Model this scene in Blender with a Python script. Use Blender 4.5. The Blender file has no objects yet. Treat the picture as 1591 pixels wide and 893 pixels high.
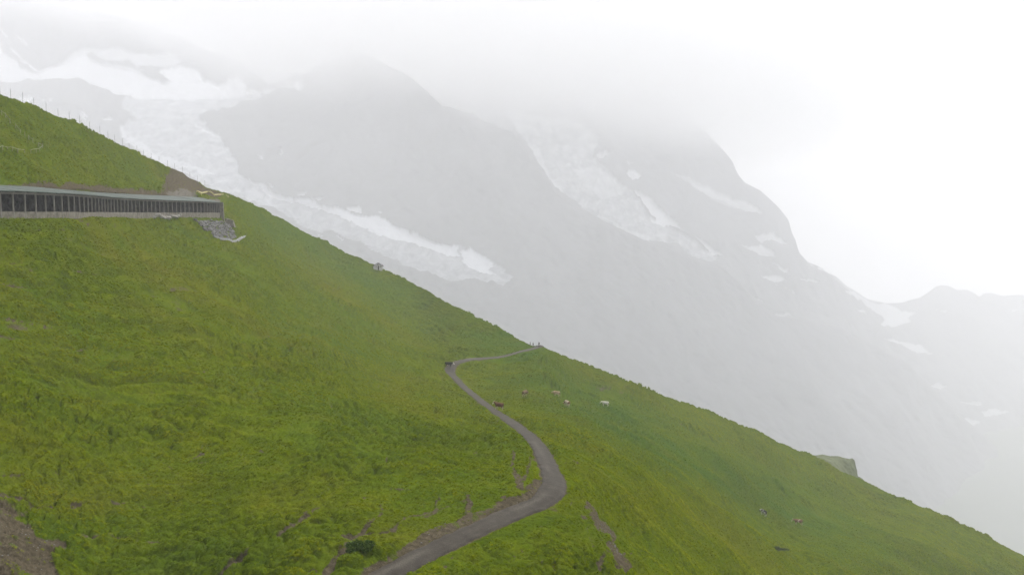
import bpy, bmesh, math, random
import numpy as np
from mathutils import Vector, Matrix

# ------------------------------------------------------------------ camera, sky, sun
S = bpy.context.scene
COL = S.collection
FPX, CX, CY, VH = 1225.0, 795.5, 446.5, 345.0     # focal length, centre and horizon row of the photograph (1591 x 893)
PITCH = math.atan((CY - VH) / FPX)
cam_d = bpy.data.cameras.new("camera")
cam_d.sensor_width = 36.0
cam_d.lens = 36.0 * FPX / 1591.0
cam_d.clip_start = 0.5
cam_d.clip_end = 20000.0
cam = bpy.data.objects.new("camera", cam_d)
cam.rotation_euler = (math.pi / 2 - PITCH, 0.0, 0.0)
COL.objects.link(cam)
S.camera = cam

SUN_EL, SUN_AZ = math.radians(50), math.radians(25)      # veiled sun, ahead and to the right
w = bpy.data.worlds.new("World")
S.world = w
w.use_nodes = True
nt = w.node_tree
nt.nodes.clear()
wo = nt.nodes.new("ShaderNodeOutputWorld")
sky = nt.nodes.new("ShaderNodeTexSky")
sky.sky_type = 'NISHITA'
sky.sun_disc = False
sky.sun_elevation = SUN_EL
sky.sun_rotation = SUN_AZ
sky.dust_density = 3.0
bg1 = nt.nodes.new("ShaderNodeBackground")
bg1.inputs["Strength"].default_value = 0.05
nt.links.new(sky.outputs[0], bg1.inputs["Color"])
# the closed cloud deck: almost even white with faint soft billows
tc = nt.nodes.new("ShaderNodeTexCoord")
ns = nt.nodes.new("ShaderNodeTexNoise")
ns.inputs["Scale"].default_value = 1.6
ns.inputs["Detail"].default_value = 4.0
nt.links.new(tc.outputs["Generated"], ns.inputs["Vector"])
rp = nt.nodes.new("ShaderNodeValToRGB")
rp.color_ramp.elements[0].position = 0.3
rp.color_ramp.elements[0].color = (0.92, 0.92, 0.95, 1)
rp.color_ramp.elements[1].position = 0.7
rp.color_ramp.elements[1].color = (1.0, 1.0, 1.015, 1)
nt.links.new(ns.outputs["Fac"], rp.inputs["Fac"])
bg2 = nt.nodes.new("ShaderNodeBackground")
bg2.inputs["Strength"].default_value = 0.64
nt.links.new(rp.outputs["Color"], bg2.inputs["Color"])
mx = nt.nodes.new("ShaderNodeMixShader")
mx.inputs["Fac"].default_value = 0.94
nt.links.new(bg1.outputs[0], mx.inputs[1])
nt.links.new(bg2.outputs[0], mx.inputs[2])
nt.links.new(mx.outputs[0], wo.inputs["Surface"])

sun_d = bpy.data.lights.new("sun", 'SUN')
sun_d.energy = 4.2
sun_d.angle = math.radians(10)
sun_d.color = (1.0, 0.97, 0.92)
sun = bpy.data.objects.new("sun", sun_d)
sd = Vector((math.sin(SUN_AZ) * math.cos(SUN_EL), math.cos(SUN_AZ) * math.cos(SUN_EL), math.sin(SUN_EL)))
sun.rotation_euler = (-sd).to_track_quat('-Z', 'Y').to_euler()
sun.location = sd * 300
COL.objects.link(sun)

S.view_settings.view_transform = 'Standard'
S.view_settings.look = 'None'
S.view_settings.exposure = 1.12
S.view_settings.gamma = 1.0
S.view_settings.use_curve_mapping = False
S.cycles.max_bounces = 20
S.cycles.volume_bounces = 16
S.cycles.diffuse_bounces = 3

# air: one closed box round everything
HAZE_DENSITY = 0.00026
CLOUD_DENSITY = 0.0019
# ------------------------------------------------------------------ numbers: noise, projection, smooth fits
rng = np.random.default_rng(7)
_P = rng.permutation(256)
_P = np.concatenate([_P, _P, _P])
_G = rng.normal(size=(256, 3))
_G /= np.linalg.norm(_G, axis=1)[:, None]

def noise3(x, y, z):
    x, y, z = np.broadcast_arrays(x, y, z)
    xi, yi, zi = np.floor(x).astype(np.int64), np.floor(y).astype(np.int64), np.floor(z).astype(np.int64)
    xf, yf, zf = x - xi, y - yi, z - zi
    xi &= 255; yi &= 255; zi &= 255
    f = lambda t: t * t * t * (t * (t * 6 - 15) + 10)
    a, b, c = f(xf), f(yf), f(zf)
    def g(dx, dy, dz):
        h = _P[_P[_P[xi + dx] + yi + dy] + zi + dz]
        v = _G[h]
        return v[..., 0] * (xf - dx) + v[..., 1] * (yf - dy) + v[..., 2] * (zf - dz)
    L = lambda p, q, t: p + (q - p) * t
    return 1.5 * L(L(L(g(0,0,0), g(1,0,0), a), L(g(0,1,0), g(1,1,0), a), b),
                   L(L(g(0,0,1), g(1,0,1), a), L(g(0,1,1), g(1,1,1), a), b), c)

def fbm(x, y, z, n=4, gain=0.5):
    s, a = 0.0, 1.0
    for k in range(n):
        s = s + a * noise3(x * 2 ** k + 7.3 * k, y * 2 ** k + 3.1 * k, z * 2 ** k + 1.7 * k)
        a *= gain
    return s

CT, ST = math.cos(PITCH), math.sin(PITCH)

def unproject(u, v, d):
    """photograph column/row and distance ahead (along world Y) -> world point"""
    yc = (CY - v) / FPX
    k = d / (CT + yc * ST)
    return (u - CX) / FPX * k, d + 0 * k, (yc * CT - ST) * k

def project(x, y, z):
    dep = y * CT - z * ST
    return CX + FPX * x / dep, CY - FPX * (y * ST + z * CT) / dep

def tps_fit(P, val, reg=1e-6):
    n = len(P)
    r2 = ((P[:, None] - P[None]) ** 2).sum(-1)
    K = np.where(r2 > 0, r2 * np.log(r2 + 1e-12), 0) + reg * np.eye(n)
    A = np.zeros((n + 3, n + 3))
    A[:n, :n] = K
    A[:n, n] = 1; A[:n, n + 1:] = P
    A[n, :n] = 1; A[n + 1:, :n] = P.T
    return np.linalg.solve(A, np.concatenate([val, np.zeros(3)]))

def tps_eval(P, wts, q):
    out = np.empty(len(q))
    n = len(P)
    for i in range(0, len(q), 60000):
        c = q[i:i + 60000]
        r2 = ((c[:, None] - P[None]) ** 2).sum(-1)
        out[i:i + 60000] = (r2 * np.log(r2 + 1e-12)) @ wts[:n] + wts[n] + c @ wts[n + 1:]
    return out

def sstep(a, b, x):
    t = np.clip((x - a) / (b - a), 0, 1)
    return t * t * (3 - 2 * t)

def in_poly(u, v, poly):
    res = np.zeros(u.shape, bool)
    p = np.asarray(poly, float)
    bb = (u >= p[:, 0].min()) & (u <= p[:, 0].max()) & (v >= p[:, 1].min()) & (v <= p[:, 1].max())
    if not bb.any():
        return res
    uu, vv = u[bb], v[bb]
    r = np.zeros(uu.shape, bool)
    j = len(p) - 1
    for i in range(len(p)):
        xi, yi, xj, yj = p[i, 0], p[i, 1], p[j, 0], p[j, 1]
        if yi != yj:
            r ^= ((yi > vv) != (yj > vv)) & (uu < (xj - xi) * (vv - yi) / (yj - yi) + xi)
        j = i
    res[bb] = r
    return res

def line_dist(u, v, pts):
    """distance to a polyline whose points are (u, v, half width), minus that half width"""
    best = np.full(u.shape, 1e9)
    for a, b in zip(pts[:-1], pts[1:]):
        ax, ay, aw = a; bx, by, bw = b
        dx, dy = bx - ax, by - ay
        t = np.clip(((u - ax) * dx + (v - ay) * dy) / (dx * dx + dy * dy + 1e-9), 0, 1)
        best = np.minimum(best, np.hypot(u - ax - t * dx, v - ay - t * dy) - (aw + t * (bw - aw)))
    return best

# ------------------------------------------------------------------ the avalanche gallery's line (3 m bays curving away up the valley side)
_gu = [5.0, 24.7, 43.3, 60, 75, 88, 100.8, 110.8, 119.4, 127.2, 134.3, 140.5, 146.2, 151.6, 156.7, 161.2, 165.8,
       170.5, 175.2, 180.2, 185.4, 190.6, 196.0, 201.6, 207.4, 213.4, 219.4, 225.5, 231.6, 237.9, 244.2, 250.6, 257,
       263.5, 270.1, 276.7, 283.2, 289.6, 296, 302.4, 308.6, 314.8, 320.4, 324.9, 328.7, 332, 335.2, 338.2, 341.0, 343.6]
_gu = [-57.0, -36.6, -16] + _gu
GD = [115.0]
for a, b in zip(_gu[3:-1], _gu[4:]):
    lat = (b - a) * GD[-1] / FPX
    GD.append(GD[-1] + math.sqrt(max(9 - (lat * 1.02) ** 2, 1.0)))
GD = [108.6, 110.7, 112.8] + GD
GD = np.array(GD); GU = np.array(_gu)
GX = (GU - CX) / FPX * GD; GY = GD.copy()
for _ in range(3):                                   # iron out measuring noise
    GX[1:-1] = (GX[:-2] + 2 * GX[1:-1] + GX[2:]) / 4
    GY[1:-1] = (GY[:-2] + 2 * GY[1:-1] + GY[2:]) / 4
NG = len(GX)
gt = np.stack([np.gradient(GX), np.gradient(GY)], 1)
gt /= np.linalg.norm(gt, axis=1)[:, None]
GN = np.stack([-gt[:, 1], gt[:, 0]], 1)             # uphill, to the left of the line
def g_lerp(a, b): return a + (b - a) * (GY - 115) / (261 - 115)
G_BASE, G_PAR, G_EAVE = g_lerp(0.80, 1.75), g_lerp(1.50, 3.05), g_lerp(4.32, 6.15)
G_WID, G_RISE = 6.2, g_lerp(1.05, 1.6)
G_BACK = G_EAVE + G_RISE
GBX, GBY = GX + GN[:, 0] * G_WID, GY + GN[:, 1] * G_WID
gfu, gfv = project(GX, GY, G_BASE)
gbu, gbv = project(GBX, GBY, G_BACK)
BX2, BY2 = GX + GN[:, 0] * (G_WID + .8), GY + GN[:, 1] * (G_WID + .8)
g2u, g2v = project(BX2, BY2, G_BACK)

# ------------------------------------------------------------------ the hill: distance ahead for rows and columns, fitted through measured points
SKYLINE = [(-420, 10), (-150, 92), (0, 152), (40, 163), (75, 175), (110, 189), (150, 208), (200, 232), (235, 248), (265, 262), (283, 268),
           (292, 276), (320, 289), (350, 300), (368, 303), (378, 308), (400, 320), (450, 345), (500, 374), (530, 390), (560, 402), (587, 415),
           (615, 427), (640, 440), (658, 447), (700, 473), (725, 484), (760, 505), (800, 522), (830, 533), (842, 535), (850, 537), (880, 552),
           (915, 566), (950, 580), (990, 598), (1030, 612), (1100, 640), (1140, 658), (1180, 672), (1215, 689), (1250, 702), (1300, 727),
           (1335, 742), (1400, 775), (1440, 790), (1480, 807), (1540, 836), (1591, 861), (1700, 915), (1850, 985), (2050, 1075)]
SKU = np.array([p[0] for p in SKYLINE], float); SKV = np.array([p[1] for p in SKYLINE], float)
def sky_v(u):
    u = np.asarray(u, float)
    return np.interp(u, SKU, SKV) + 1.0 * noise3(u / 17, .5, 3.1) + .9 * noise3(u / 6.5, 1.5, 3.1)

PATH = [(540, 922, 48), (598, 892, 51), (668, 857, 55), (731, 826, 59), (793, 798, 63.5), (841, 778, 66.6), (861, 754, 70.8), (855, 731, 77.5), (845, 708, 87),
        (834, 689, 98), (817, 672, 111), (795, 656, 126.5), (769, 639, 148), (744, 620, 170), (722, 602, 190), (708, 588, 205), (699, 578, 214),
        (703, 567, 221), (713.5, 561.6, 225), (727, 558.4, 229), (745, 557, 233), (767, 555.5, 238), (785, 552.6, 243), (804, 547, 249), (820, 543.2, 254), (834, 539.5, 259), (842, 536.5, 263)]
CTRL = [(-420, 10, 150), (-150, 92, 160), (0, 152, 176), (75, 175, 202), (150, 208, 232), (200, 232, 258), (265, 262, 288), (300, 279, 298), (350, 300, 312), (400, 320, 326),
        (450, 345, 340), (500, 374, 350), (560, 402, 356), (587, 415, 356), (640, 440, 345), (700, 473, 322), (760, 505, 292),
        (880, 552, 266), (950, 580, 268), (1030, 612, 276), (1100, 640, 286), (1180, 672, 300), (1250, 702, 310), (1335, 742, 312), (1400, 775, 308),
        (1480, 807, 300), (1591, 861, 282), (1700, 915, 268), (1850, 985, 250), (2050, 1075, 230),
        (0, 225, 150), (100, 240, 185), (180, 262, 225), (250, 285, 268), (310, 300, 285),
        (-300, 345, 88), (-300, 600, 55), (-300, 893, 38),
        (0, 450, 94), (0, 600, 72), (0, 750, 58), (0, 893, 48), (0, 1100, 37),
        (150, 450, 118), (150, 600, 86), (150, 750, 66), (150, 893, 54),
        (350, 400, 206), (350, 450, 170), (350, 500, 138), (350, 600, 100), (350, 750, 69), (350, 893, 53), (350, 1100, 39),
        (400, 400, 236), (450, 420, 250), (450, 500, 186), (500, 500, 205), (500, 600, 116), (500, 750, 69), (500, 893, 51),
        (420, 355, 308), (480, 440, 265), (500, 410, 325), (560, 450, 300), (600, 480, 290), (650, 520, 262), (690, 555, 227), (760, 525, 270), (720, 500, 296),
        (600, 800, 60.5), (600, 700, 84), (600, 600, 150), (650, 600, 168), (700, 700, 87), (700, 640, 130), (780, 720, 80),
        (600, 1100, 38), (900, 1100, 43), (1200, 1100, 78), (1591, 1100, 150), (1900, 1200, 170),
        (900, 740, 78), (900, 800, 66), (900, 893, 55), (900, 660, 142), (900, 600, 232), (850, 580, 222), (950, 740, 91), (1000, 740, 108), (1100, 740, 165), (1200, 740, 240),
        (1000, 800, 86), (1000, 893, 62), (1000, 650, 215), (1100, 893, 82), (1100, 800, 126), (1100, 690, 225), (1200, 893, 116), (1200, 800, 180),
        (1300, 893, 150), (1300, 800, 240), (1400, 893, 188), (1400, 820, 252), (1500, 893, 225), (1591, 893, 258)] + PATH
for i in range(0, NG, 2):
    CTRL.append((gfu[i], gfv[i] + 1.5, GY[i] - 0.2))
    CTRL.append((g2u[i], g2v[i] - 2.5, BY2[i] + 0.5))
CTRL = np.array(CTRL, float)
_SC = np.array([1 / 1000.0, 1.6 / 1000.0])
_TP = CTRL[:, :2] * _SC
_TW = tps_fit(_TP, np.log(CTRL[:, 2]), 2e-5)

_og = np.argsort(gfu)
_ob = np.argsort(g2u)
def hill_d(u, v):
    """distance ahead of the bare hill at a row and column"""
    u = np.asarray(u, float); v = np.asarray(v, float)
    vq = np.minimum(v, 1100)
    d = np.exp(tps_eval(_TP, _TW, np.stack([u.ravel(), vq.ravel()], 1) * _SC)).reshape(u.shape)
    # two soft folds where a nearer swell of the pasture hides a strip of ground
    for fu, fv_, amt in (((840, 900, 950, 1080, 1180, 1270), (603, 645, 685, 775, 835, 893), .115), ((360, 420, 480, 600, 700), (345, 385, 425, 497, 560), .10), ((980, 1080, 1200, 1330, 1420), (640, 690, 742, 805, 862), .05)):
        dl = np.interp(u, fu, fv_) - v
        wu_ = sstep(fu[0], fu[0] + 90, u) * sstep(fu[-1] + 30, fu[-1] - 60, u)
        d = d * (1 + amt * wu_ * sstep(-4, 16, dl) * (1 - sstep(40, 150, dl)))
    z11 = (VH - 1100) / FPX * d
    d = np.where(v > 1100, z11 * FPX / (VH - v), d)             # level ground towards the viewer's feet
    # the gallery's cutting: the slope stops at its outer wall and goes on behind its back wall
    fv = np.interp(u, gfu[_og], gfv[_og]); fd = np.interp(u, gfu[_og], GY[_og])
    bv = np.interp(u, g2u[_ob], g2v[_ob]); bd = np.interp(u, g2u[_ob], BY2[_ob])
    inside = (u < gfu.max() + 1.5)
    d = np.where(inside & (v >= fv - 1.0) & (v < fv + 60), np.minimum(d, fd - 0.12 - 0.012 * np.maximum(v - fv, 0)), d)
    d = np.where(inside & (v < fv - 1.0) & (v > bv - 60), np.maximum(d, bd + 0.35 + 0.02 * np.maximum(bv - v, 0)), d)
    return d
# ------------------------------------------------------------------ scene helpers
def tag(o, label=None, cat=None, group=None, kind=None):
    if label: o["label"] = label
    if cat: o["category"] = cat
    if group: o["group"] = group
    if kind: o["kind"] = kind
    return o

def link(name, me, mat=None, parent=None):
    o = bpy.data.objects.new(name, me)
    COL.objects.link(o)
    if mat is not None and not me.materials:
        me.materials.append(mat)
    if parent is not None:
        o.parent = parent
        o.matrix_parent_inverse = Matrix.Identity(4)
    return o

def empty(name, loc, rz=0.0):
    o = bpy.data.objects.new(name, None)
    COL.objects.link(o)
    o.location = loc
    o.rotation_euler = (0, 0, rz)
    o.empty_display_size = 0.3
    return o

def grid_mesh(name, X, Y, Z, attrs=None, smooth=True, flip=False):
    """rows x columns of points -> mesh"""
    R, Cn = X.shape
    me = bpy.data.meshes.new(name)
    co = np.stack([X, Y, Z], -1).reshape(-1, 3).astype(np.float32)
    i = np.arange(R * Cn).reshape(R, Cn)
    q = np.stack([i[:-1, :-1], i[:-1, 1:], i[1:, 1:], i[1:, :-1]], -1).reshape(-1, 4)
    if flip: q = q[:, ::-1]
    me.vertices.add(len(co)); me.vertices.foreach_set("co", co.ravel())
    me.loops.add(q.size); me.loops.foreach_set("vertex_index", q.ravel().astype(np.int32))
    me.polygons.add(len(q)); me.polygons.foreach_set("loop_start", (np.arange(len(q)) * 4).astype(np.int32))
    me.polygons.foreach_set("use_smooth", np.full(len(q), smooth))
    me.update(calc_edges=True)
    for k, a in (attrs or {}).items():
        t = me.attributes.new(k, 'FLOAT', 'POINT')
        t.data.foreach_set("value", a.reshape(-1).astype(np.float32))
    return me

class MB:
    """collects simple solids into one mesh"""
    def __init__(self): self.v, self.f = [], []
    def hexa(self, p):
        n = len(self.v); self.v += [tuple(q) for q in p]
        self.f += [(n, n+3, n+2, n+1), (n+4, n+5, n+6, n+7), (n, n+1, n+5, n+4), (n+1, n+2, n+6, n+5), (n+2, n+3, n+7, n+6), (n+3, n, n+4, n+7)]
        return self
    def box(self, c, s, rz=0.0):
        cx, cy, cz = c; sx, sy, sz = s[0]/2, s[1]/2, s[2]/2
        co, si = math.cos(rz), math.sin(rz)
        r = lambda x, y, z: (cx + x*co - y*si, cy + x*si + y*co, cz + z)
        return self.hexa([r(-sx,-sy,-sz), r(sx,-sy,-sz), r(sx,sy,-sz), r(-sx,sy,-sz), r(-sx,-sy,sz), r(sx,-sy,sz), r(sx,sy,sz), r(-sx,sy,sz)])
    def bar(self, a, b, w, h=None, n=4):
        """prism from a to b"""
        a, b = Vector(a), Vector(b); h = h or w
        d = (b - a).normalized()
        up = Vector((0, 0, 1)) if abs(d.z) < 0.95 else Vector((1, 0, 0))
        s = d.cross(up).normalized(); t = s.cross(d)
        k = len(self.v)
        for q in (a, b):
            for j in range(n):
                an = 2*math.pi*(j+.5)/n
                self.v.append(tuple(q + s*math.cos(an)*w*.7071 + t*math.sin(an)*h*.7071))
        for j in range(n):
            self.f.append((k+j, k+(j+1) % n, k+n+(j+1) % n, k+n+j))
        self.f.append(tuple(k+j for j in reversed(range(n)))); self.f.append(tuple(k+n+j for j in range(n)))
        return self
    def stone(self, c, r, rnd, sq=0.7):
        """small irregular stone, 20 faces"""
        k = len(self.v)
        t = (1 + 5 ** .5) / 2
        base = [(-1,t,0),(1,t,0),(-1,-t,0),(1,-t,0),(0,-1,t),(0,1,t),(0,-1,-t),(0,1,-t),(t,0,-1),(t,0,1),(-t,0,-1),(-t,0,1)]
        an = rnd.random() * 6.28; sx, sy = rnd.uniform(.75, 1.3), rnd.uniform(.75, 1.3)
        for p in base:
            m = r * rnd.uniform(.7, 1.2) / 1.9
            x, y, z = p[0]*m*sx, p[1]*m*sy, p[2]*m*sq
            self.v.append((c[0] + x*math.cos(an) - y*math.sin(an), c[1] + x*math.sin(an) + y*math.cos(an), c[2] + z))
        for f in [(0,11,5),(0,5,1),(0,1,7),(0,7,10),(0,10,11),(1,5,9),(5,11,4),(11,10,2),(10,7,6),(7,1,8),(3,9,4),(3,4,2),(3,2,6),(3,6,8),(3,8,9),(4,9,5),(2,4,11),(6,2,10),(8,6,7),(9,8,1)]:
            self.f.append(tuple(k + j for j in f))
        return self
    def mesh(self, name):
        me = bpy.data.meshes.new(name)
        me.from_pydata(self.v, [], self.f)
        me.update()
        return me
    def build(self, name, mat, parent=None):
        return link(name, self.mesh(name), mat, parent)

# ------------------------------------------------------------------ materials
def new_mat(name):
    m = bpy.data.materials.new(name)
    m.use_nodes = True
    n = m.node_tree
    return m, n, n.nodes["Principled BSDF"]

def N(n, t, **kw):
    x = n.nodes.new(t)
    for k, v in kw.items():
        if k.startswith("i_"): x.inputs[k[2:].replace("_", " ")].default_value = v
        else: setattr(x, k, v)
    return x

def noise_tex(n, scale, detail=4, rough=0.55, vec=None, dist=0.0):
    t = N(n, "ShaderNodeTexNoise", i_Scale=scale, i_Detail=detail, i_Roughness=rough, i_Distortion=dist)
    if vec is not None: n.links.new(vec, t.inputs["Vector"])
    return t.outputs["Fac"]

def ramp(n, fac, stops):
    r = N(n, "ShaderNodeValToRGB")
    e = r.color_ramp.elements
    while len(e) < len(stops): e.new(0.5)
    for k, (p, c) in enumerate(stops):
        e[k].position = p
        e[k].color = (c[0], c[1], c[2], 1) if hasattr(c, "__len__") else (c, c, c, 1)
    n.links.new(fac, r.inputs["Fac"])
    return r.outputs["Color"]

def mixc(n, fac, a, b, mode='MIX'):
    m = N(n, "ShaderNodeMix", data_type='RGBA', blend_type=mode)
    for s, i in ((fac, 0), (a, 6), (b, 7)):
        if hasattr(s, "links"): n.links.new(s, m.inputs[i])
        else: m.inputs[i].default_value = s if i == 0 else (s[0], s[1], s[2], 1)
    return m.outputs[2]

def mathn(n, op, a, b=None, clamp=False):
    m = N(n, "ShaderNodeMath", operation=op, use_clamp=clamp)
    for s, i in ((a, 0), (b, 1)):
        if s is None: continue
        if hasattr(s, "links"): n.links.new(s, m.inputs[i])
        else: m.inputs[i].default_value = s
    return m.outputs[0]

def attr(n, name, kind='GEOMETRY'):
    a = N(n, "ShaderNodeAttribute", attribute_name=name, attribute_type=kind)
    return a

def bump(n, bsdf, h, strength, dist=0.1):
    b = N(n, "ShaderNodeBump", i_Strength=strength, i_Distance=dist)
    n.links.new(h, b.inputs["Height"])
    n.links.new(b.outputs["Normal"], bsdf.inputs["Normal"])

def simple_mat(name, c1, c2, scale=3.0, rough=0.85, bmp=0.0, detail=5):
    m, n, b = new_mat(name)
    tcn = N(n, "ShaderNodeTexCoord")
    f = noise_tex(n, scale, detail, 0.6, tcn.outputs["Object"])
    n.links.new(ramp(n, f, [(0.3, c1), (0.7, c2)]), b.inputs["Base Color"])
    b.inputs["Roughness"].default_value = rough
    b.inputs["Specular IOR Level"].default_value = 0.10
    if bmp: bump(n, b, f, bmp, 0.05)
    return m

GRASS = [(0.0371, 0.0529, 0.0009), (0.0667, 0.0888, 0.0015), (0.0904, 0.1029, 0.0027)]
GRASS_DRY = (0.0989, 0.0956, 0.0072)
GRASS_DEEP = (0.0394, 0.0754, 0.0094)
MUD_SHADE = [(0.032, 0.026, 0.016), (0.098, 0.082, 0.055)]  # bare soil, also the colour of the shade painted between tussocks

def ground_mat():
    m, n, b = new_mat("alpine turf")
    g = N(n, "ShaderNodeNewGeometry").outputs["Position"]
    big = noise_tex(n, 0.035, 4, 0.6, g)
    mid = noise_tex(n, 0.35, 5, 0.62, g, 0.6)
    fine = noise_tex(n, 2.6, 5, 0.7, g, 0.4)
    grain = noise_tex(n, 11.0, 3, 0.7, g)
    c = ramp(n, mid, [(0.30, GRASS[0]), (0.5, GRASS[1]), (0.72, GRASS[2])])
    c = mixc(n, ramp(n, big, [(0.35, 0.0), (0.7, 0.55)]), c, GRASS_DEEP)
    c = mixc(n, attr(n, "tone").outputs["Fac"], c, GRASS_DRY)
    c = mixc(n, attr(n, "deep").outputs["Fac"], c, GRASS_DEEP)
    c = mixc(n, 0.85, c, ramp(n, fine, [(0.28, 0.45), (0.5, 1.0), (0.75, 1.35)]), 'MULTIPLY')
    mud_shade_c = ramp(n, fine, [(0.3, MUD_SHADE[0]), (0.72, MUD_SHADE[1])])
    mud_shade_c = mixc(n, ramp(n, grain, [(0.62, 0.0), (0.72, 0.5)]), mud_shade_c, (0.26, 0.24, 0.20))
    mm = mathn(n, 'ADD', attr(n, "mud_shade").outputs["Fac"], mathn(n, 'MULTIPLY', mathn(n, 'SUBTRACT', mid, 0.5), 0.9))
    c = mixc(n, ramp(n, mm, [(0.42, 0.0), (0.58, 1.0)]), c, mud_shade_c)  # worn ground plus the shade painted in creases and terrace lines
    gv = attr(n, "gravel").outputs["Fac"]
    c = mixc(n, gv, c, ramp(n, grain, [(0.3, (0.07, 0.064, 0.055)), (0.7, (0.15, 0.14, 0.12))]))
    n.links.new(c, b.inputs["Base Color"])
    b.inputs["Roughness"].default_value = 0.95
    b.inputs["Specular IOR Level"].default_value = 0.0
    bump(n, b, mathn(n, 'ADD', fine, mathn(n, 'MULTIPLY', grain, 0.4)), 0.8, 0.25)
    return m

def grass_mat():
    m, n, b = new_mat("grass blades")
    t = attr(n, "tint", 'INSTANCER').outputs["Fac"]
    dry = attr(n, "dry", 'INSTANCER').outputs["Fac"]
    deep = attr(n, "deepness", 'INSTANCER').outputs["Fac"]
    c = ramp(n, t, [(0.0, (0.0533, 0.0810, 0.0006)), (0.5, (0.1082, 0.1402, 0.0012)), (1.0, (0.1667, 0.1792, 0.0036))])
    c = mixc(n, dry, c, (0.1398, 0.1403, 0.0107))
    c = mixc(n, deep, c, (0.0535, 0.1028, 0.0115))
    n.nodes.remove(b)
    d = N(n, "ShaderNodeBsdfDiffuse"); tr = N(n, "ShaderNodeBsdfTranslucent"); mxs = N(n, "ShaderNodeMixShader")
    mxs.inputs[0].default_value = 0.14
    n.links.new(c, d.inputs["Color"]); n.links.new(c, tr.inputs["Color"])
    n.links.new(d.outputs[0], mxs.inputs[1]); n.links.new(tr.outputs[0], mxs.inputs[2])
    n.links.new(mxs.outputs[0], n.nodes["Material Output"].inputs["Surface"])
    return m

def path_mat():
    m, n, b = new_mat("gravel path")
    g = N(n, "ShaderNodeNewGeometry").outputs["Position"]
    a = noise_tex(n, 0.7, 5, 0.6, g, 0.5)
    f = noise_tex(n, 9.0, 4, 0.7, g)
    c = ramp(n, a, [(0.3, (0.0215, 0.0182, 0.0138)), (0.7, (0.0470, 0.0405, 0.0315))])
    c = mixc(n, 0.85, c, ramp(n, f, [(0.3, 0.5), (0.5, 1.0), (0.72, 1.6)]), 'MULTIPLY')
    pud = noise_tex(n, 0.45, 4, 0.6, g, 1.2)
    c = mixc(n, ramp(n, pud, [(0.56, 0.0), (0.66, 0.75)]), c, (0.0204, 0.0163, 0.0108))
    c = mixc(n, mathn(n, 'MULTIPLY', attr(n, "rut").outputs["Fac"], 0.6), c, (0.0177, 0.0137, 0.0090))
    c = mixc(n, mathn(n, 'MULTIPLY', attr(n, "pale").outputs["Fac"], ramp(n, f, [(0.35, 0.2), (0.6, 1.0)])), c, (0.0707, 0.0634, 0.0504))
    n.links.new(c, b.inputs["Base Color"])
    b.inputs["Roughness"].default_value = 0.8
    b.inputs["Specular IOR Level"].default_value = 0.12
    bump(n, b, f, 0.5, 0.06)
    return m

def mountain_mat(name, r1, r2, snow=(0.72, 0.74, 0.78), ice=(0.44, 0.46, 0.49)):
    m, n, b = new_mat(name)
    g = N(n, "ShaderNodeNewGeometry").outputs["Position"]
    a = noise_tex(n, 0.006 / (1 if "crag" in name else 3.2), 7, 0.65, g, 0.8)
    f = noise_tex(n, 0.045 / (1 if "crag" in name else 3.2), 6, 0.68, g, 0.6)
    c = ramp(n, a, [(0.32, r1), (0.7, r2)])
    c = mixc(n, 0.7, c, ramp(n, f, [(0.3, 0.55), (0.5, 1.0), (0.72, 1.4)]), 'MULTIPLY')
    ic = ramp(n, f, [(0.34, (ice[0]*.55, ice[1]*.57, ice[2]*.60)), (0.50, ice), (0.70, snow)])
    c = mixc(n, attr(n, "ice").outputs["Fac"], c, ic)
    c = mixc(n, attr(n, "snow").outputs["Fac"], c, mixc(n, 0.6, snow, ramp(n, f, [(0.3, 0.75), (0.55, 1.0)]), 'MULTIPLY'))
    n.links.new(c, b.inputs["Base Color"])
    b.inputs["Roughness"].default_value = 0.9
    b.inputs["Specular IOR Level"].default_value = 0.1
    bump(n, b, f, 0.5, 3.0 if "crag" in name else 20.0)
    return m

M_GROUND, M_GRASS, M_PATH = ground_mat(), grass_mat(), path_mat()
M_MOUNT = mountain_mat("grey mountain rock", (0.055, 0.058, 0.062), (0.115, 0.118, 0.122))
M_MOUNT2 = mountain_mat("pale mountain rock", (0.05, 0.053, 0.058), (0.10, 0.103, 0.108), (0.80, 0.82, 0.85), (0.46, 0.48, 0.50))
M_CONC = simple_mat("weathered concrete", (0.0680, 0.0624, 0.0496), (0.1760, 0.1640, 0.1344), 1.3, 0.9, 0.3)
M_POST = simple_mat("grey painted posts", (0.12, 0.115, 0.10), (0.19, 0.182, 0.16), 0.8, 0.7)
M_ROOF = simple_mat("grey green roof sheet", (0.0340, 0.0476, 0.0399), (0.0629, 0.0782, 0.0672), 0.35, 0.6)
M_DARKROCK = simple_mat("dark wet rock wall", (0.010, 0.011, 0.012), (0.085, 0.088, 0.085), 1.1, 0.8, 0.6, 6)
M_STONE = simple_mat("grey rubble", (0.0806, 0.0806, 0.0775), (0.1860, 0.1829, 0.1767), 0.8, 0.9, 0.2)
M_PALE = simple_mat("pale limestone", (0.1650, 0.1575, 0.1387), (0.2850, 0.2737, 0.2475), 0.7, 0.9, 0.2)
M_CHANNEL = simple_mat("light grey concrete channel", (0.1870, 0.1887, 0.1853), (0.2720, 0.2737, 0.2703), 0.6, 0.85)
M_YELLOW = simple_mat("pale yellow timber", (0.30, 0.27, 0.12), (0.40, 0.36, 0.18), 1.0, 0.8)
M_WOOD = simple_mat("bleached fence timber", (0.15, 0.155, 0.09), (0.23, 0.235, 0.15), 1.0, 0.85)
M_POLE = simple_mat("grey poles", (0.10, 0.10, 0.10), (0.17, 0.17, 0.17), 1.0, 0.7)
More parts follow.
